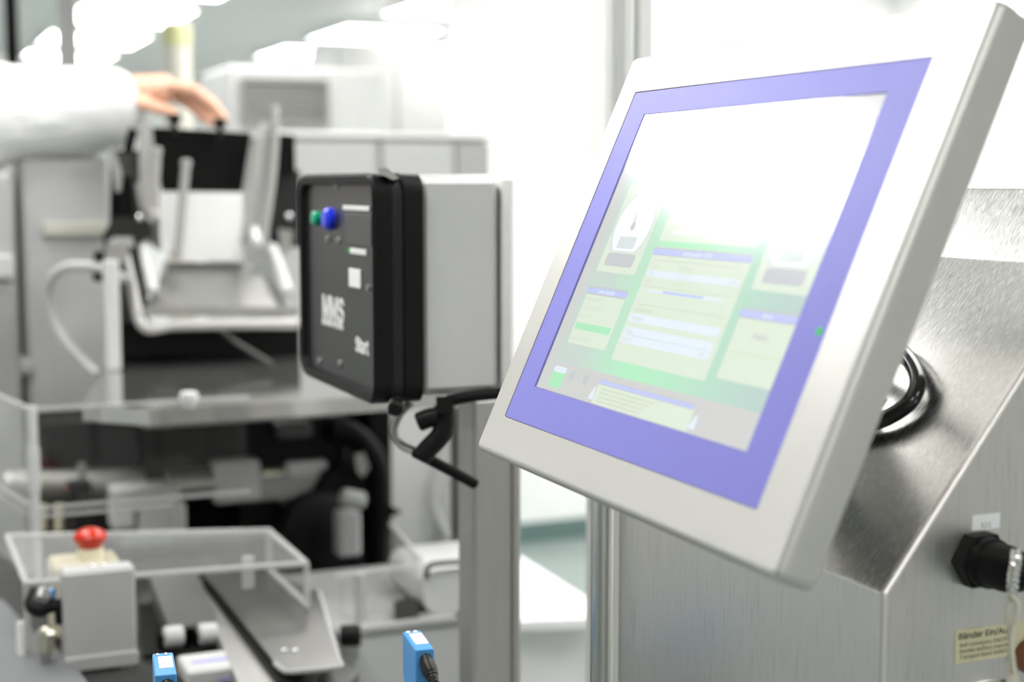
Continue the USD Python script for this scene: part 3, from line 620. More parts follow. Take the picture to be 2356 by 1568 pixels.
# grey sheet metal box
yb = 1.84
a, b = ay(149, 1515, yb), ay(311, 1302, yb)
t = thing('switch_housing', 'upright grey sheet metal box in front of the red mushroom button', 'housing', ((a[0] + b[0]) / 2, yb + .03, TB))
obj('cover', box(a[0], b[0], yb, yb + 0.034, TB, b[2], 0.004), 'cabinet_grey', t)
obj('base_flange', box(a[0] - .001, b[0] + .001, yb - 0.004, yb, TB, TB + 0.019, 0.002), 'cabinet_grey', t)
for px, py in ((219, 1318), (243, 1313)):
    c = az(px, py, b[2]); obj('screw_and_glint', lathe((c[0], yb + .018 , b[2]), (0, 0, 1), [(0, .0035), (.002, .0035), (.0035, .0018)], 16), 'chrome', t)  # two chrome studs added to give the glints on the box top
# emergency stop
ye = 1.99
a, b = ay(122, 1500, ye), ay(277, 1262, ye)
c = ay(207, 1235, ye + .02)
t = thing('emergency_stop', 'red mushroom emergency stop button on a beige box', 'emergency stop', (c[0], c[1], TB))
ztop = ay(207, 1282, ye + .02)[2]
obj('box', box(a[0], b[0], ye - .015, ye + .058, TB, ztop, 0.006), 'beige_plastic', t)
zb_ = ay(207, 1258, ye + .02)[2]; zt_ = ay(207, 1212, ye + .02)[2]; rb = 0.0225
obj('collar', lathe((c[0], c[1], ztop), (0, 0, 1), [(0, .0175), (zb_ - ztop, .0165)], 30), 'beige_plastic', t)
hb = zt_ - zb_
obj('mushroom', lathe((c[0], c[1], zb_), (0, 0, 1), [(0, rb * .64), (hb * .10, rb * .72), (hb * .44, rb * .97), (hb * .54, rb), (hb * .62, rb * .97), (hb * .80, rb * .78), (hb * .94, rb * .42), (hb, rb * .04)], 36), 'red_plastic', t)
# elbow fitting with blue ring
yv2 = 1.86
t = thing('hose_fitting', 'black elbow hose fitting with blue ring beside the grey box', 'fitting', ay(105, 1400, yv2))
def V(px, py, dy=0.0): return ay(px, py, yv2 + dy)
obj('elbow', tube([V(84, 1362, .02), V(74, 1388, .01), V(90, 1402), V(120, 1393), V(138, 1396), V(143, 1432)], [.0095] * 20 + [.0085] * 21, 16, 8), 'black_plastic', t)
obj('nut', lathe(V(92, 1366), V(112, 1372) - V(92, 1366), [(-.004, .009), (0, .0115), (.010, .0115), (.012, .009)], 6), 'machine_steel', t, smooth=False)
obj('blue_ring', lathe(V(114, 1364), RT, [(0, .007), (.006, .007)], 20), 'sensor_blue', t, label='blue release ring')
c = V(102, 1468, -.01)
obj('hex_cap', lathe(c - ZUP * .018, (0.1, -0.05, 1), [(0, .0095), (.003, .0115), (.026, .0115), (.031, .008), (.034, .004)], 6), 'brass_nickel', t, smooth=False)
obj('stem', cyl(c - ZUP * .045, c - ZUP * .018, .006), 'machine_steel', t)
# raised guide plate with white rollers
zg = TB + 0.030
gp = [az(343, 1322, zg), az(455, 1318, zg), az(503, 1428, zg), az(388, 1442, zg)]
t = thing('guide_plate', 'grey sloping guide plate between the black belt and the grey box', 'guide plate', (gp[0] + gp[2]) / 2 - ZUP * .03)
obj('plate', slab(gp, zg - .005, zg), 'guide_steel', t, smooth=False)
side = [az(343, 1322, zg), az(388, 1442, zg)]
obj('side_flange', hull([side[0] - ZUP * .002, side[1] - ZUP * .002, side[0] - ZUP * .028, side[1] - ZUP * .028, side[0] - ZUP * .002 + [.003, 0, 0], side[1] - ZUP * .002 + [.003, 0, 0], side[0] - ZUP * .028 + [.003, 0, 0], side[1] - ZUP * .028 + [.003, 0, 0]]), 'guide_steel', t, smooth=False)
obj('support', box(gp[0][0] + .02, gp[1][0] - .01, gp[2][1] + .06, gp[0][1] - .03, TB - .001, zg - .005, 0.002), 'machine_steel', t)
for i, (px, py) in enumerate(((399, 1464), (479, 1458))):
    c = az(px, py, TB + 0.018)
    obj('conveyor_roller', lathe(c - np.array([.0125, 0, 0]), (1, 0, 0), [(0, .012), (.002, .0142), (.023, .0142), (.025, .012)], 28), 'white_plastic', label=('left' if i == 0 else 'right') + ' short white roller at the guide plate end', cat_='roller', group='white guide rollers')
    obj('roller_axle', cat([cyl(c - np.array([.018, 0, 0]), c + np.array([.018, 0, 0]), .003, n=12), box(c[0] - .004, c[0] + .004, c[1] + .016, c[1] + .022, TB - .002, c[2], .001), box(c[0]-.018, c[0]-.014, c[1]-.004, c[1]+.022, TB-.002, c[2]+.004, .001)]), 'black_metal', label=('left' if i == 0 else 'right') + ' dark bracket holding a short white roller', cat_='bracket')
# flat black sheet laid in the gap under the guide plate
bl = [az(318, 1392, TB), az(470, 1380, TB), az(512, 1500, TB), az(330, 1512, TB)]
obj('black_gap_sheet', slab(bl, TB - 0.001, TB + 0.003), 'belt_black', smooth=False, label='matt black sheet in the gap below the grey guide plate', cat_='belt')
# conveyor side rail and belt
z1 = TB + 0.022
t = thing('conveyor_rail', 'bright metal conveyor side rail running to the lower picture edge', 'rail', az(560, 1450, TB))
rail = [az(455, 1318, z1), az(470, 1318, z1), az(655, 1570, z1), az(700, 1660, z1), az(585, 1660, z1), az(500, 1455, z1)]
obj('rail', slab(rail, TB, z1), 'satin_aluminium', t, smooth=False)
z2 = TB + 0.030
belt = [az(452, 1318, z2), az(474, 1318, z2), az(665, 1540, z2), az(668, 1565, z2), az(640, 1565, z2)]
obj('toothed_belt', slab(belt, z1, z2), 'belt_black', t, smooth=False)
# grey cover plate with rounded front
z3 = TB + 0.040
def dens(pts):
    return [np.asarray(p) for p in pts]
cov = [az(470, 1318, z3), az(610, 1312, z3), az(735, 1360, z3), az(781, 1518, z3), az(776, 1530, z3), az(672, 1540, z3), az(650, 1535, z3), az(632, 1520, z3)]
t = thing('belt_cover', 'grey metal belt cover plate with rounded corner and two bolts', 'cover plate', (cov[0] + cov[3]) / 2 - ZUP * .04)
obj('plate', slab(cov, z3 - .004, z3), 'dark_steel', t, smooth=False)
fr = [cov[3], cov[4], cov[5], cov[6], cov[7]]
obj('edge_strip', tube([p - ZUP * .002 + (p - np.array([.45, 1.9, p[2]])) * .004 for p in fr], .0032, 10, 6), 'mid_grey_paint', t)
obj('right_edge', tube([cov[2] - ZUP * .002, cov[3] - ZUP * .002], .0032, 10, 0), 'mid_grey_paint', t)
for px, py in ((655, 1497), (680, 1497)):
    obj('bolt', lathe(az(px, py, z3), (0, 0, 1), [(0, .0036), (.002, .0036), (.0032, .002)], 16), 'chrome', t)
obj('support', box(cov[0][0] + .05, cov[2][0] - .06, cov[3][1] + .10, cov[0][1] - .1, TB - .002, z3 - .004, .002), 'machine_steel', t)
for px, py in ((283, 1533), (299, 1532)):
    obj('table_bolt', lathe(az(px, py, TB - .002), (0, 0, 1), [(0, .0036), (.002, .0036), (.0036, .002)], 16), 'chrome', label=('left' if px < 290 else 'right') + ' shiny bolt head on the dark table below the grey box', cat_='bolt', group='table bolts')
# small carton on the belt
yc2 = 1.72
a, b = ay(432, 1600, yc2), ay(575, 1528, yc2)
t = thing('carton', 'small white product carton with lavender print at the bottom edge', 'carton', ((a[0] + b[0]) / 2, yc2 + .03, TB))
obj('body', box(a[0], b[0], yc2, yc2 + 0.07, TB, b[2], 0.003), 'white_plastic', t)
obj('print', box(a[0] + .036, a[0] + .055, yc2 - .0006, yc2, TB + .006, b[2] - .012, 0), 'purple_ink', t, smooth=False)
obj('print', box(a[0] + .012, b[0] - .01, yc2 + .03, yc2 + .038, b[2], b[2] + .0005, 0), 'purple_ink', t, smooth=False)
# sensors
def sensor(px, py, d, label, zdrop):
    far = Pd(px, py, d); dirn = RT * .27 - FH * .96; dirn /= np.linalg.norm(dirn)
    sx = np.array([-dirn[1], dirn[0], 0.0]); 
    if np.dot(sx, RT) < 0: sx = -sx
    t = thing('photoelectric_sensor', label, 'sensor', far - ZUP * .05, 'blue photoelectric sensors')
    L, Wd, H = .056, .0165, .050
    def S(m): return local(m, far, sx, dirn, ZUP)
    prof = [(0, 0), (L, 0), (L, -H), (.010, -H), (0, -H + .012)]
    from shapely.geometry import Polygon as PG
    pr = PG(prof).buffer(-.001).buffer(.001, quad_segs=3); m = trimesh.creation.extrude_polygon(pr, Wd - .002, engine='earcut')
    m = trimesh.Trimesh(np.column_stack([m.vertices[:, 2] + .001, m.vertices[:, 0], m.vertices[:, 1]]), m.faces)
    pr2 = pr.buffer(-.001); m2 = trimesh.creation.extrude_polygon(pr2, Wd, engine='earcut'); m2 = trimesh.Trimesh(np.column_stack([m2.vertices[:, 2], m2.vertices[:, 0], m2.vertices[:, 1]]), m2.faces)
    obj('housing', S(hull(np.vstack([m.vertices, m2.vertices]))), 'sensor_blue', t, smooth=False)
    obj('type_label', S(box(.004, Wd - .0015, .010, .040, 0, .0004, 0)), 'label_white', t, smooth=False)
    lt = meshkit.text_mesh('01', .004, .0001); obj('lettering', S(local(lt, np.array([Wd / 2 - .002, .030, .0004]), np.array([1., 0, 0]), np.array([0, -1., 0]), np.array([0, 0, 1.]))), 'grey_ink', t, smooth=False)
    for xx in (.004, .0105): obj('adjuster', S(lathe((xx, .006, 0), (0, 0, 1), [(0, .0018), (.0012, .0018), (.0018, .001)], 12)), 'chrome', t)
    obj('side_clip', S(box(-.0012, .0005, L - .012, L - .002, -H + .002, -H + .016, .0005)), 'deep_blue', t)
    c0 = np.array([Wd * .55, L - .002, -.0085]); axd = np.array([.12, .80, -.58])
    obj('connector', S(lathe(c0, axd, [(-.002, .0052), (.004, .0062), (.006, .0068), (.015, .0068), (.0165, .0058), (.019, .0058), (.020, .0050), (.0225, .0050), (.0235, .0044), (.027, .0040)], 28)), 'black_rubber', t)
    e = c0 + axd / np.linalg.norm(axd) * .026
    pts = [e, e + [.001, .010, -.012], e + [.001, .012, -.035], e + [0, .004, -.08], e + [0, -.02, -.30]]
    obj('cable', S(tube(pts, .0027, 12, 8)), 'black_rubber', t)
    obj('cable_marker', S(tube([e + [.001, .0108, -.014], e + [.001, .0121, -.026], e + [.001, .0118, -.036]], .0036, 12, 5)), 'paper_white', t)
    base = far + dirn * .03 + sx * Wd / 2
    b_ = obj('sensor_stand', cat([box(base[0] - .007, base[0] + .007, base[1] - .007, base[1] + .007, .80, far[2] - H + .001, .002), box(base[0] - .02, base[0] + .02, base[1] - .02, base[1] + .02, .80, .806, .001)]), 'machine_steel', t)
    return t
sensor(926, 1452, 1.33, 'blue sensor with black plug below the grey machine post', .05)
sensor(350, 1503, 1.20, 'blue sensor with white top label, nearer the grey box', .05)

# acrylic guards -------------------------------------------------------------------------------------
def acrylic_panel(t, p0, p1, z0, z1, th=0.006, edges='tblr'):
    """Upright clear sheet from p0 to p1 with bright sawn edges."""
    p0, p1 = np.array([p0[0], p0[1]]), np.array([p1[0], p1[1]]); u_ = (p1 - p0) / np.linalg.norm(p1 - p0); n_ = np.array([-u_[1], u_[0]])
    def bar(a_, b_, za, zb2, th_):
        return hull([(*(q_ + n_ * s_), zz) for q_ in (a_, b_) for s_ in (-th_ / 2, th_ / 2) for zz in (za, zb2)])
    e = .005
    obj('sheet', bar(p0 + u_ * e, p1 - u_ * e, z0 + e, z1 - e, th), 'acrylic', t, smooth=False)
    if 't' in edges: obj('top_edge', bar(p0, p1, z1 - e, z1, th * 1.02), 'acrylic_edge', t, smooth=False)
    if 'b' in edges: obj('bottom_edge', bar(p0, p1, z0, z0 + e, th * 1.02), 'acrylic_edge', t, smooth=False)
    if 'l' in edges: obj('side_edge', bar(p0, p0 + u_ * e, z0 + e, z1 - e, th * 1.02), 'acrylic_edge', t, smooth=False)
    if 'r' in edges: obj('side_edge', bar(p1 - u_ * e, p1, z0 + e, z1 - e, th * 1.02), 'acrylic_edge', t, smooth=False)
# low belt cover
zc_ = Pd(705, 1292, 1.95)[2]
A_, B_, C_, D_ = az(60, 1338, zc_), az(705, 1292, zc_), az(618, 1217, zc_), az(16, 1230, zc_)
t = thing('clear_cover', 'clear acrylic cover box over the belt, behind the red button', 'cover', np.append(((A_ + C_) / 2)[:2], TB))
e = .006
obj('lid', slab([A_, B_, C_, D_], zc_ - .005, zc_), 'acrylic_lid', t, smooth=False)
for nm, q0, q1 in (('front_edge', A_, B_), ('right_edge', B_, C_), ('back_edge', C_, D_), ('left_edge', D_, A_)):
    obj(nm, tube([q0 - ZUP * .002, q1 - ZUP * .002], .0042, 8, 0), 'acrylic_edge', t)
acrylic_panel(t, B_, C_, TB + .0405, zc_ - .006, edges='b')
for q_ in (B_, C_, A_):
    obj('corner_edge', cyl((q_[0], q_[1], TB if q_ is A_ else TB + .0402), (q_[0], q_[1], zc_ - .004), .0042, n=10), 'acrylic_edge', t)
for px in (570,):
    c = az(px, 1285, zc_); obj('tab', box(c[0] - .008, c[0] + .008, c[1] - .003, c[1] + .003, zc_ - .04, zc_ + .004, .002), 'acrylic_edge', t)
# tall guard
zt_ = Pd(73, 938, 2.2)[2]; zb_ = Pd(73, 1180, 2.2)[2]
G1 = Pd(73, 938, 2.2); G0 = az(-170, 838, zt_); G2 = ay(800, 905, G1[1])
t = thing('tall_guard', 'tall clear acrylic machine guard with a pale corner post, left edge', 'guard', (G1[0], G1[1], TB))
acrylic_panel(t, G0, G1, zb_ + .001, zt_, edges='tb')
acrylic_panel(t, (G1[0], G1[1]), (0.52, G1[1]), zb_ + .001, zt_, edges='tb')
acrylic_panel(t, G0, G1, TB, zb_ - .006, edges='t')
acrylic_panel(t, (G1[0], G1[1]), (0.40, G1[1]), TB, zb_ - .006, edges='t')
obj('corner_post', cat([cyl((G1[0], G1[1], TB), (G1[0], G1[1], zt_ + .002), .0075, n=16), cyl((G1[0], G1[1], zb_ + .03), (G1[0], G1[1], zt_ - .06), .0095, n=16)]), 'grey_paint', t)
# clear upright bar in front at lower left
c0, c1 = Pd(47, 1430, 1.85), Pd(49, 1532, 1.85)
obj('guard_rod', cat([cyl(c1 + [0, 0, -.0], c0, .0052, n=14), cyl((c1[0], c1[1], TB + .012), c1, .004, n=12)]), 'light_grey_paint', label='short pale grey rod standing on the curved sheet, left of the brass cap', cat_='rod')

# ================================================================= SHELF AND LABEL MACHINE
zs0, zs1 = 1.194, 1.219
sh = [az(345, 979, zs0), az(905, 944, zs0), (0.92, 2.21), (0.92, 2.93), az(262, 800, zs1), az(190, 930, zs1)]
t = thing('machine_shelf', 'polished steel shelf plate below the label machine', 'shelf', (0.6, 2.5, zs0))
obj('plate', slab([sh[0], sh[1], sh[2], sh[3], sh[4], sh[5]], zs0, zs1), 'shelf_steel', t, smooth=False)
for (lx, ly) in ((0.89, 2.30), (0.89, 2.90)):
    obj('leg', box(lx - .02, lx + .02, ly - .02, ly + .02, 0.0, zs0, .003), 'machine_steel', t)
c = az(441, 940, zs1)
obj('shelf_bolt', lathe((c[0], c[1] + .02, zs1), (0, 0, 1), [(0, .010), (.008, .010), (.0085, .014), (.020, .014), (.023, .011)], 24), 'white_plastic', label='white capped bolt standing on the steel shelf edge', cat_='bolt')

YL = 2.86
def L(px, py, dy=0.0): return ay(px, py, YL + dy)
def lbar(pts, w, dy0=0.0, dy1=None):
    """A flat bar through picture points, w metres wide, lying in depth."""
    return tube([L(px, py, dy0) for px, py in pts], w, 12, 6 if len(pts) > 2 else 0)
t = thing('label_machine', 'black and silver label machine with a white paper stack and white rollers', 'label machine', (L(470, 740)[0], YL, zs1))
obj('hopper_back', hull([L(px, py, d_) for (px, py) in ((345, 292), (578, 306), (556, 446), (372, 440)) for d_ in (.10, .115)]), 'black_metal', t, smooth=False)
obj('side_cover', hull([L(px, py, d_) for (px, py) in ((622, 306), (678, 310), (680, 396), (640, 396)) for d_ in (.06, .12)]), 'black_metal', t, smooth=False)
obj('side_block', hull([L(px, py, d_) for (px, py) in ((628, 392), (690, 392), (690, 570), (618, 560)) for d_ in (.10, .16)]), 'charcoal_plastic', t, smooth=False)
for pts, w in ((((338, 282), (330, 380), (345, 470)), .0085), (((325, 420), (338, 480), (362, 500)), .012), (((612, 286), (600, 330), (582, 440), (562, 560)), .0095), (((632, 280), (630, 340), (622, 430), (600, 585)), .0095)):
    obj('side_arm', lbar(pts, w), 'satin_aluminium', t)
for top, bot, w in (((362, 350), (356, 480), .0085), ((428, 378), (408, 596), .0095)):
    obj('post', cat([cyl(L(*bot, -.03), L(*top, -.03), w * .9, n=16), lathe(L(*top, -.03), ZUP, [(-.005, w), (.006, w * 1.15), (.010, w * .6)], 16)]), 'satin_aluminium', t)
obj('lug', lathe(L(634, 250, .02), ZUP, [(-.06, .006), (0, .007), (.006, .004)], 14), 'satin_aluminium', t)
stk = [(362, 438), (562, 440), (566, 600), (424, 604), (412, 566), (364, 564)]
obj('label_stack', hull([L(px, py, d_) for (px, py) in ((362, 440), (560, 442), (560, 596), (424, 600), (378, 560)) for d_ in (.0, .06)]), 'paper_white', t, smooth=False)
for p0, p1, w in (((330, 560), (352, 672), .0115), ((622, 566), (662, 672), .0125), ((585, 528), (592, 560), .010)):
    a_, b_ = L(*p0, .02), L(*p1, -.10)
    obj('roller', lathe(a_, b_ - a_, [(0, w * .7), (.006, w), (np.linalg.norm(b_ - a_) - .006, w), (np.linalg.norm(b_ - a_), w * .7)], 24), 'white_plastic', t)
obj('tray', hull([L(px, py, d_) + ZUP * z_ for (px, py, d_) in ((388, 604, .02), (580, 604, .02), (680, 715, -.12), (330, 715, -.12)) for z_ in (0, -.004)]), 'guide_steel', t, smooth=False)
obj('tray_lip', hull([L(px, py, d_) for (px, py) in ((328, 706), (682, 706), (682, 726), (332, 728)) for d_ in (-.13, -.122)]), 'machine_steel', t, smooth=False)
obj('tray_edge', tube([L(288, 590, -.02), L(305, 660, -.07), L(330, 750, -.14), L(400, 748, -.14), L(530, 746, -.14), L(684, 744, -.14)], .0105, 12, 8), 'satin_aluminium', t)
obj('side_rail', hull([L(px, py, d_) for (px, py) in ((352, 690), (362, 690), (390, 602), (378, 600)) for d_ in (-.08, -.03)]), 'machine_steel', t, smooth=False)
obj('clamp', hull([L(px, py, d_) for (px, py) in ((296, 292), (318, 300), (306, 350), (282, 352)) for d_ in (.02, .07)]), 'black_metal', t, smooth=False)
obj('clamp', hull([L(px, py, d_) for (px, py) in ((284, 405), (304, 405), (308, 500), (268, 500)) for d_ in (.02, .07)]), 'black_metal', t, smooth=False)
obj('clamp', hull([L(px, py, d_) for (px, py) in ((256, 410), (276, 440), (270, 500), (254, 510)) for d_ in (.05, .09)]), 'black_metal', t, smooth=False)
obj('lever', tube([L(252, 340, .03), L(270, 400, .03), L(275, 440, .03)], .0085, 10, 6), 'satin_aluminium', t)
obj('joint', hull([L(px, py, d_) for (px, py) in ((236, 540), (262, 498), (345, 500), (352, 545), (300, 560), (240, 575)) for d_ in (.0, .06)]), 'charcoal_plastic', t, smooth=False)
obj('joint_cap', hull([L(px, py, d_) for (px, py) in ((245, 558), (262, 545), (305, 545), (310, 568), (255, 575)) for d_ in (-.02, .0)]), 'satin_aluminium', t, smooth=False)
obj('roller_knob', lathe(L(216, 590), (1, -.2, 0), [(0, .010), (.012, .012), (.02, .008)], 18), 'black_plastic', t)
obj('roller_knob', lathe(L(214, 634), (1, -.2, 0), [(0, .010), (.018, .012), (.026, .006)], 18), 'black_plastic', t)
for px, py in ((345, 503), (665, 497), (322, 500)):
    obj('screw_and_glint', lathe(L(px, py, -.002 if px < 600 else .098), (0, -1, 0), [(0, .006), (.003, .006), (.006, .003)], 14), 'chrome', t)  # chrome studs added where bright glints fall on the machine metal
obj('clasp', hull([L(px, py, d_) for (px, py) in ((640, 525), (675, 530), (668, 585), (645, 575)) for d_ in (.06, .09)]), 'machine_steel', t, smooth=False)
obj('under_body', hull([L(px, py, d_) for (px, py) in ((278, 742), (690, 738), (690, 822), (276, 822)) for d_ in (-.06, .12)]), 'black_metal', t, smooth=False)
obj('foot_block', box(L(300, 800)[0], L(680, 800)[0], YL - .02, YL + .10, zs1, L(400, 822)[2] + .004, .003), 'black_metal', t)
obj('column', box(ay(243, 700, YL - .16)[0], ay(276, 700, YL - .16)[0], YL - .16, YL - .13, zs1 - .0, ay(258, 598, YL - .16)[2], .003), 'grey_paint', t)
obj('side_plate', hull([L(px, py, d_) for (px, py) in ((318, 292), (350, 288), (366, 470), (372, 580), (322, 545)) for d_ in (.072, .080)]), 'satin_aluminium', t, smooth=False)
obj('guard_plate', hull([L(px, py, d_) for (px, py) in ((252, 345), (322, 345), (345, 775), (252, 775)) for d_ in (.10, .108)]), 'dark_grey_paint', t, smooth=False)
obj('column_stay', hull([L(px, py, d_) for (px, py) in ((246, 560), (300, 560), (290, 606), (246, 606)) for d_ in (-.15, -.02)]), 'machine_steel', t, smooth=False)
for px, py, dd in ((402, 268, .05), (506, 278, .05)):
    obj('top_knob', lathe(ay(px, py + 30, YL + .06), ZUP, [(-.01, .006), (.012, .006), (.014, .012), (.026, .013), (.030, .009)], 20), 'black_plastic', t)
# clear hose
obj('hose', tube([L(290, 642, -.10), L(255, 625, -.10), L(200, 612, -.08), L(150, 615, -.06), L(120, 640, -.04), L(113, 685, -.02), L(125, 735, -.02), L(155, 790, -.04), L(195, 835, -.06), (L(225, 862, -.08))], .0088, 14, 8), 'tube_silicone', label='thick milky hose curving left of the label machine', cat_='hose')
obj('drain_hose', tube([L(505, 758, -.08), L(540, 785, -.14), L(585, 812, -.22), (L(625, 836, -.30))], .0045, 12, 8), 'dark_grey_paint', label='thin grey hose slanting below the label machine tray', cat_='hose')
# grey cabinet left of the label machine
yg = 3.05
a, b = ay(44, 358, yg), ay(250, 358, yg)
t = thing('grey_enclosure', 'plain grey machine enclosure under the raised sleeve', 'enclosure', (a[0], yg, 0))
obj('body', box(a[0], b[0], yg, yg + 0.35, 0.10, a[2], 0.008), 'grey_paint', t)
a2, b2 = ay(95, 510, yg), ay(244, 542, yg)
c = ay(50, 838, yg)
obj('knob', lathe(c, (0, -1, 0), [(0, .006), (.010, .008), (.012, .018), (.028, .018), (.032, .011)], 20), 'cabinet_white', t)
obj('grip_strip', box(a2[0], b2[0], yg - .016, yg, b2[2], a2[2], .004), 'mast_beige', t)
obj('foot', box(a[0] + .01, b[0] - .01, yg + .02, yg + .33, 0, .10, .002), 'black_metal', t)
yg2 = 2.98
a, b = ay(-110, 395, yg2), ay(40, 640, yg2)
t = thing('left_unit', 'pale machine unit cut by the left picture edge under the sleeve', 'machine unit', (a[0], yg2, 0))
obj('body', box(a[0], b[0], yg2, yg2 + 0.3, .72, a[2], .012), 'cabinet_grey', t)
obj('drawer', box(a[0] + .01, b[0] - .006, yg2 - .02, yg2, ay(0, 640, yg2)[2], ay(0, 585, yg2)[2], .004), 'cabinet_white', t)
obj('lower_panel', box(a[0] + .004, b[0] - .003, yg2 - .006, yg2, .74, ay(0, 665, yg2)[2], .003), 'mid_grey_paint', t)
obj('stand', box(a[0] + .02, b[0] - .02, yg2 + .02, yg2 + .28, 0, .72, .004), 'mid_grey_paint', t)

# ================================================================= MACHINE INTERIOR below the shelf
YI = 2.72
def I(px, py, dy=0.0): return ay(px, py, YI + dy)
def ibox(px0, py0, px1, py1, d0, d1, r=.004):
    A, B = I(px0, py0, d0), I(px1, py1, d0); return box(A[0], B[0], YI + d0, YI + d1, B[2], A[2], r)
t = thing('drive_unit', 'dark machine drive with silver cylinders under the steel shelf', 'machine', (I(450, 1100)[0], YI, TB))
obj('back_panel', ibox(78, 950, 905, 1330, .16, .18), 'black_metal', t)
obj('base', box(I(70, 1300)[0], I(905, 1300)[0], 2.42, YI + .18, .05, .80, .004), 'black_metal', t)
obj('upper_housing', ibox(330, 985, 800, 1062, .04, .16), 'black_plastic', t)
obj('upper_housing', ibox(100, 975, 320, 1065, .06, .16), 'black_metal', t)
obj('connection_box', ibox(640, 975, 720, 1005, .0, .05), 'dark_grey_paint', t)
obj('cylinder', lathe(I(8, 1115, .06), I(330, 1110, .06) - I(8, 1115, .06), [(0, .024), (.01, .028), (.24, .028), (.25, .024)], 28), 'machine_steel', t)
obj('cylinder', lathe(I(380, 1118, .03), (1, 0, 0), [(0, .026), (.004, .030), (.09, .030), (.095, .024)], 28), 'machine_steel', t)
obj('motor_block', ibox(492, 1066, 600, 1152, .0, .08), 'grey_paint', t)
obj('motor_flange', ibox(660, 1066, 755, 1108, .02, .08), 'grey_paint', t)
obj('coil', lathe(I(598, 1092, .05), (1, 0, 0), [(0, .016), (.05, .016)], 20), 'brass_nickel', t)
obj('carriage', ibox(505, 1110, 770, 1140, .01, .09), 'mid_grey_paint', t)
obj('bracket', ibox(258, 1128, 415, 1170, -.03, .04), 'grey_paint', t); obj('bracket', ibox(258, 1172, 310, 1215, -.03, .03), 'light_grey_paint', t)
obj('bracket', ibox(320, 1165, 430, 1222, -.03, .03), 'light_grey_paint', t)
obj('spindle', cyl(I(657, 1140, .03), I(657, 1190, .03), .014, .008, 18), 'machine_steel', t)
obj('spindle_rod', cyl(I(655, 1190, .03), I(655, 1310, .03), .006, n=12), 'dark_grey_paint', t)
obj('valve', cyl(I(180, 1105, .0), I(182, 1150, .0), .022, n=20, ch=.003), 'black_plastic', t); obj('valve', cyl(I(180, 1165, .0), I(180, 1210, .0), .024, n=20, ch=.003), 'black_plastic', t)
obj('valve_tip', lathe(I(152, 1122, -.01), (-1, 0, 0), [(0, .006), (.006, .004)], 12), 'orange_plastic', t, label='orange valve tip')
for px in (98, 136): obj('standoff', cyl(I(px, 1160, .0), I(px, 1220, .0), .008, n=14), 'beige_plastic', t)
obj('lock_screw', lathe(I(188, 1080, -.01), ZUP, [(-.02, .006), (.004, .008), (.012, .006)], 16), 'machine_steel', t)
obj('dark_block', ibox(555, 1145, 640, 1230, .03, .12), 'black_plastic', t)
# dark curved motor cover on the right
t = thing('curved_arm', 'black curved machine arm with a white cap, left of the steel post', 'machine arm', (I(850, 1250)[0], YI, TB))
obj('arch', tube([I(760, 990, .02), I(810, 1000, .02), I(850, 1040, .02), I(868, 1090, .02), I(870, 1180, .02), I(868, 1290, .02), I(866, 1320, .02)], .024, 16, 8), 'black_metal', t)
obj('spur', hull([I(px, py, d_) for px, py in ((872, 1150), (918, 1172), (924, 1180), (872, 1196)) for d_ in (-.01, .03)]), 'black_metal', t, smooth=False)
obj('wheel', lathe(I(740, 1230, -.02), (0.25, -1, 0.1), [(-.10, .075), (-.02, .085), (0, .08), (.006, .06)], 32), 'black_plastic', t)
obj('wheel_hood', lathe(I(790, 1140, .0), (0.25, -1, 0), [(-.04, .058), (.0, .055)], 28), 'black_metal', t)
A, B = I(785, 1142, -.11), I(838, 1152, -.11)
obj('white_cap', lathe(A, B - A, [(0, .012), (.004, .0165), (np.linalg.norm(B - A) - .004, .0165), (np.linalg.norm(B - A), .012)], 24), 'white_plastic', t, label='short white cylindrical cap')
obj('grey_box', box(I(780, 1172, -.09)[0], I(832, 1280, -.09)[0], YI - .09, YI - .05, I(800, 1282, -.09)[2], I(800, 1178, -.09)[2], .004), 'grey_paint', t)
obj('lobe', hull([I(px, py, d_) for px, py in ((815, 1045), (838, 1040), (850, 1075), (836, 1098), (822, 1085)) for d_ in (-.02, .0)]), 'machine_steel', t, smooth=False)
# grey machinery between the arm and the steel post
yr = 3.35
a, b = ay(880, 960, yr), ay(1120, 1400, yr)
t = thing('pale_cabinet', 'pale grey cabinet seen between the black arm and the steel post', 'cabinet', (a[0], yr, 0))
obj('body', box(a[0], b[0] - .03, yr, yr + .4, .06, 1.31, .008), 'cabinet_grey', t)
obj('panel_seam', box(ay(1000, 1000, yr)[0], ay(1000, 1000, yr)[0] + .05, yr - .012, yr, .3, 1.1, .004), 'mid_grey_paint', t)
obj('feed_hose', tube([ay(1008, 1075, yr - .06), ay(995, 1130, yr - .06), ay(1000, 1180, yr - .06), ay(1030, 1240, yr - .06)], .012, 12, 8), 'mid_grey_paint', t)
obj('plinth', box(a[0] + .01, b[0] - .04, yr + .02, yr + .38, 0, .06, .002), 'dark_grey_paint', t)
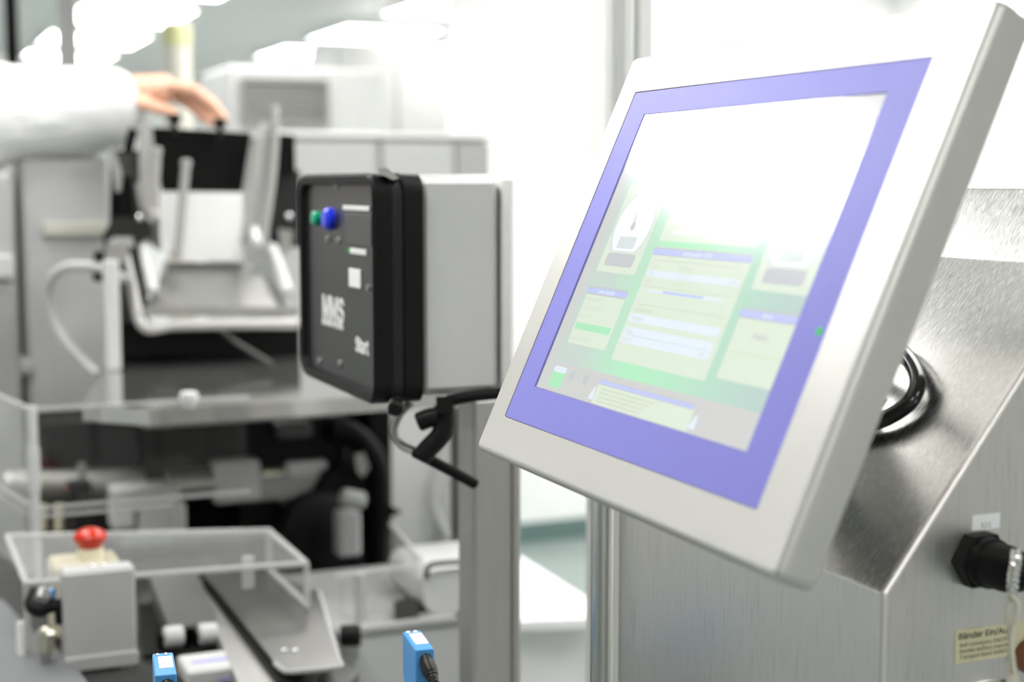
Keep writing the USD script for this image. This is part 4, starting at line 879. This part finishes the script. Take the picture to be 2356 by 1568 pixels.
# outfeed box in front of it
ya = 2.02
def O(px, py, dy=0.0): return ay(px, py, ya + dy)
zf = O(900, 1452)[2]
t = thing('outfeed_cabinet', 'grey outfeed cabinet below the clear guards, right of the belt cover', 'cabinet', (O(900, 1500)[0], ya, 0))
A, B = O(770, 1500), O(1100, 1500)
obj('body', box(A[0], B[0] + .05, ya, ya + .32, .04, zf, .006), 'cabinet_grey', t)
obj('top_trim', box(A[0], B[0] + .05, ya - .004, ya + .324, zf, zf + .014, .003), 'mid_grey_paint', t)
obj('foot', box(A[0] + .02, B[0] + .03, ya + .02, ya + .30, 0, .04, .003), 'dark_grey_paint', t)
zo = zf + .014
A, B = O(975, 1450, .02), O(1095, 1302, .02)
o = obj('rounded_cover', local(rrect_plate(B[0] - A[0] + .06, B[2] - zo, .022, .16, (B[0] - A[0] + .06) / 2, (B[2] - zo) / 2), np.array([A[0], ya + .18, zo]), np.array([1., 0, 0]), ZUP, np.array([0, -1., 0])), 'grey_paint', label='grey cover with a rounded corner beside the steel post', cat_='cover')
tp = [O(980, 1330, .015), O(984, 1306, .015), O(1000, 1297, .015), O(1060, 1292, .015), O(1110, 1290, .015)]
obj('seal_strip', tube(tp, .0045, 10, 8), 'dark_grey_paint', label='dark rubber seal along the rounded grey cover', cat_='seal')
t = thing('latch', 'small steel latch on the rounded grey cover by the post', 'latch', O(1062, 1420, .012))
obj('plate', box(O(1040, 1440, .012)[0], O(1092, 1440, .012)[0], ya + .006, ya + .016, O(1060, 1440, .012)[2], O(1060, 1424, .012)[2], .002), 'brass_nickel', t)
obj('lever', box(O(1048, 1416, .0)[0], O(1096, 1416, .0)[0], ya - .004, ya + .006, O(1060, 1420)[2], O(1060, 1408)[2], .002), 'dark_grey_paint', t)
c = O(935, 1432, .05)
obj('dark_block', hull([O(px, py, d_) for px, py in ((906, 1384), (940, 1371), (964, 1381), (962, 1426), (908, 1428)) for d_ in (.006, .06)]), 'dark_grey_paint', smooth=False, label='small dark grey block on the outfeed cabinet', cat_='block')
t = thing('idler_roller', 'short black idler roller between belt cover and outfeed cabinet', 'roller', O(802, 1470))
obj('roller', lathe(O(782, 1462, -.10), (1, -.3, 0), [(0, .012), (.003, .015), (.026, .015), (.029, .012)], 24), 'black_plastic', t)
obj('bracket', hull([O(px, py, d_) for px, py in ((788, 1478), (826, 1478), (824, 1515), (792, 1515)) for d_ in (-.09, -.0)]), 'guide_steel', t, smooth=False)
# clear box on the outfeed cabinet
t = thing('clear_hood', 'clear acrylic hood standing on the outfeed cabinet', 'hood', (O(900, 1300)[0], ya + .1, zo))
hp = [O(704, 1330, .06), O(825, 1318, .06), O(962, 1330, .0), O(900, 1290, .20)]
zh = O(820, 1312, .04)[2]
acrylic_panel(t, O(775, 1300, .03), O(826, 1300, .03), zo + .001, zh, edges='tr')
acrylic_panel(t, O(830, 1300, .03), O(968, 1300, .03), zo + .001, zh + .002, edges='tl')
acrylic_panel(t, O(968, 1300, .036), O(900, 1300, .27), zo + .001, zh + .012, edges='t')
obj('corner_profile', box(O(817, 1300, .03)[0], O(836, 1300, .03)[0], ya + .020, ya + .034, zo, zh + .001, .002), 'acrylic_edge', t)

# ================================================================= PERSON reaching in from the left
DH = 2.93
def Hp(px, py, dd=0.0): return Pd(px, py, DH + dd)
def skeleton(bones, ref, it=10):
    parts = []
    for chain in bones:
        for (p0, r0), (p1, r1) in zip(chain[:-1], chain[1:]):
            s0 = trimesh.creation.icosphere(2, r0).apply_translation(p0); s1 = trimesh.creation.icosphere(2, r1).apply_translation(p1)
            parts.append(manifold3d.Manifold.hull_points(np.vstack([s0.vertices, s1.vertices])))
    m = manifold3d.Manifold.batch_boolean(parts, manifold3d.OpType.Add).refine_to_length(ref)
    mm = m.to_mesh(); tm = trimesh.Trimesh(mm.vert_properties[:, :3], mm.tri_verts)
    trimesh.smoothing.filter_taubin(tm, lamb=0.5, nu=0.53, iterations=it); return tm
wrist = Hp(262, 208); knk = Hp(372, 205, -.005)
hip = np.array(Pd(-390, 1000, 2.95)); 
sh_r = Pd(-300, 470, 2.86); elb = Pd(-60, 262, 2.86)
neck = sh_r + (-RT * .20 + ZUP * .10 + FH * .06); neck[2] = 1.50
pel = np.array([neck[0], neck[1], .96]); head = neck + ZUP * .17 + RT * .015
sh_r = neck + RT * .19 - ZUP * .05; sh_l = neck - RT * .19 - ZUP * .05
t = thing('person', 'person in a white coat, only sleeve and hand visible, gripping the machine knob', 'person', (pel[0], pel[1], 0))
hl, hr = pel - RT * .09, pel + RT * .09
ft_l, ft_r = np.array([hl[0], hl[1], .04]), np.array([hr[0], hr[1], .04])
bones = [[(pel, .13), (neck - ZUP * .18, .14), (neck - ZUP * .05, .07), (neck + ZUP * .05, .052), (head - ZUP * .03, .075), (head + ZUP * .045, .088)],
         [(neck - ZUP * .10, .10), (sh_l, .062), (sh_l - ZUP * .29 - RT * .03, .045), (sh_l - ZUP * .52 - RT * .02, .03), (sh_l - ZUP * .62 - RT * .02, .026)],
         [(neck - ZUP * .10, .10), (sh_r, .062), (elb, .038), (wrist, .028), (knk, .030)],
         [(pel, .12), (hl, .095), (hl - ZUP * .45, .062), (ft_l + ZUP * .04, .042), (ft_l + RT * .10 - ZUP * .01, .032), (ft_l + RT * .16 - ZUP * .01, .026)],
         [(pel, .12), (hr, .095), (hr - ZUP * .45, .062), (ft_r + ZUP * .04, .042), (ft_r + RT * .10 - ZUP * .01, .032), (ft_r + RT * .16 - ZUP * .01, .026)]]
f0 = head + RT * .083
bones += [[(head + RT * .07 + ZUP * .02, .014), (head + RT * .10 - ZUP * .02, .013)], [(head + FH * .085, .018), (head + FH * .09 + ZUP * .02, .014)], [(head - FH * .085, .018), (head - FH * .09 + ZUP * .02, .014)]]
# fingers: index .. little and thumb
fing = [([(395, 196), (448, 205), (492, 240), (516, 272)], -.020, .0098), ([(402, 200), (455, 216), (496, 252), (508, 284)], .0, .0100), ([(398, 208), (445, 226), (480, 258), (486, 284)], .020, .0095), ([(388, 216), (425, 234), (455, 258), (468, 276)], .036, .0085)]
for pp, dd, r_ in fing:
    bones.append([(knk + FH * dd * .7, .017)] + [(Hp(px, py, dd - .002), r_ * k_) for (px, py), k_ in zip(pp, (1.12, 1.05, .95, .82))])
bones.append([(Hp(300, 222, -.01), .020), (Hp(340, 240, -.03), .0135), (Hp(378, 252, -.03), .0115), (Hp(400, 262, -.025), .0095)])
bones.append([(wrist, .029), (Hp(330, 205, .02), .024), (knk + FH * .022, .019)])
body_m = skeleton(bones, .014, 8)
obj('body', body_m, 'skin', t, smooth=True)
coat = skeleton([[(pel - ZUP * .40, .20), (pel, .165), (neck - ZUP * .18, .172), (neck - ZUP * .04, .085)],
                 [(neck - ZUP * .10, .13), (sh_l, .085), (sh_l - ZUP * .29 - RT * .03, .068), (sh_l - ZUP * .52 - RT * .02, .055)],
                 [(neck - ZUP * .10, .13), (sh_r, .095), (elb + np.array([0, 0, -.002]), .100), (Hp(40, 262, -.02), .094), (Hp(165, 256), .088), (Hp(222, 253), .084), (Hp(244, 250), .079)]], .016, 8)
pv = coat.vertices; nn_ = meshkit.fbm(pv * 9, 3, 4) - 0.5
coat.vertices = pv + coat.vertex_normals * (nn_ * .022)[:, None]
obj('coat', coat, 'coat_cotton', t, smooth=True, label='white cotton lab coat with a wide sleeve')
legs = skeleton([[(hl, .11), (hl - ZUP * .45, .082), (ft_l + ZUP * .06, .065)], [(hr, .11), (hr - ZUP * .45, .082), (ft_r + ZUP * .06, .065)]], .02, 6)
for f_ in (ft_l, ft_r):
    shoe = skeleton([[(f_ - RT * .035 + ZUP * .012, .050), (f_ + RT * .06 + ZUP * .004, .046), (f_ + RT * .17 - ZUP * .002, .040)]], .014, 6)
    obj('shoe', shoe.slice_plane([0, 0, .002], [0, 0, 1.0]), 'white_plastic', t, smooth=True)
obj('trousers', legs, 'trouser_cotton', t, smooth=True)
hairm = trimesh.creation.icosphere(3, .097).apply_translation(head + ZUP * .052 - RT * .022); hairm = hairm.slice_plane(head + ZUP * .02 + RT * .02, (ZUP - RT * .55) / np.linalg.norm(ZUP - RT * .55))
obj('hair', hairm, 'hair', t, smooth=True)
for s_ in (-1, 1): obj('eye', trimesh.creation.icosphere(2, .011).apply_translation(head + RT * .075 + FH * .032 * s_ + ZUP * .022), 'gloss_black', t, smooth=True)
obj('mouth', trimesh.creation.icosphere(2, .014).apply_transform(np.diag([.6, 1.5, .4, 1])).apply_translation(head + RT * .074 - ZUP * .052), 'lip_red', t, smooth=True)
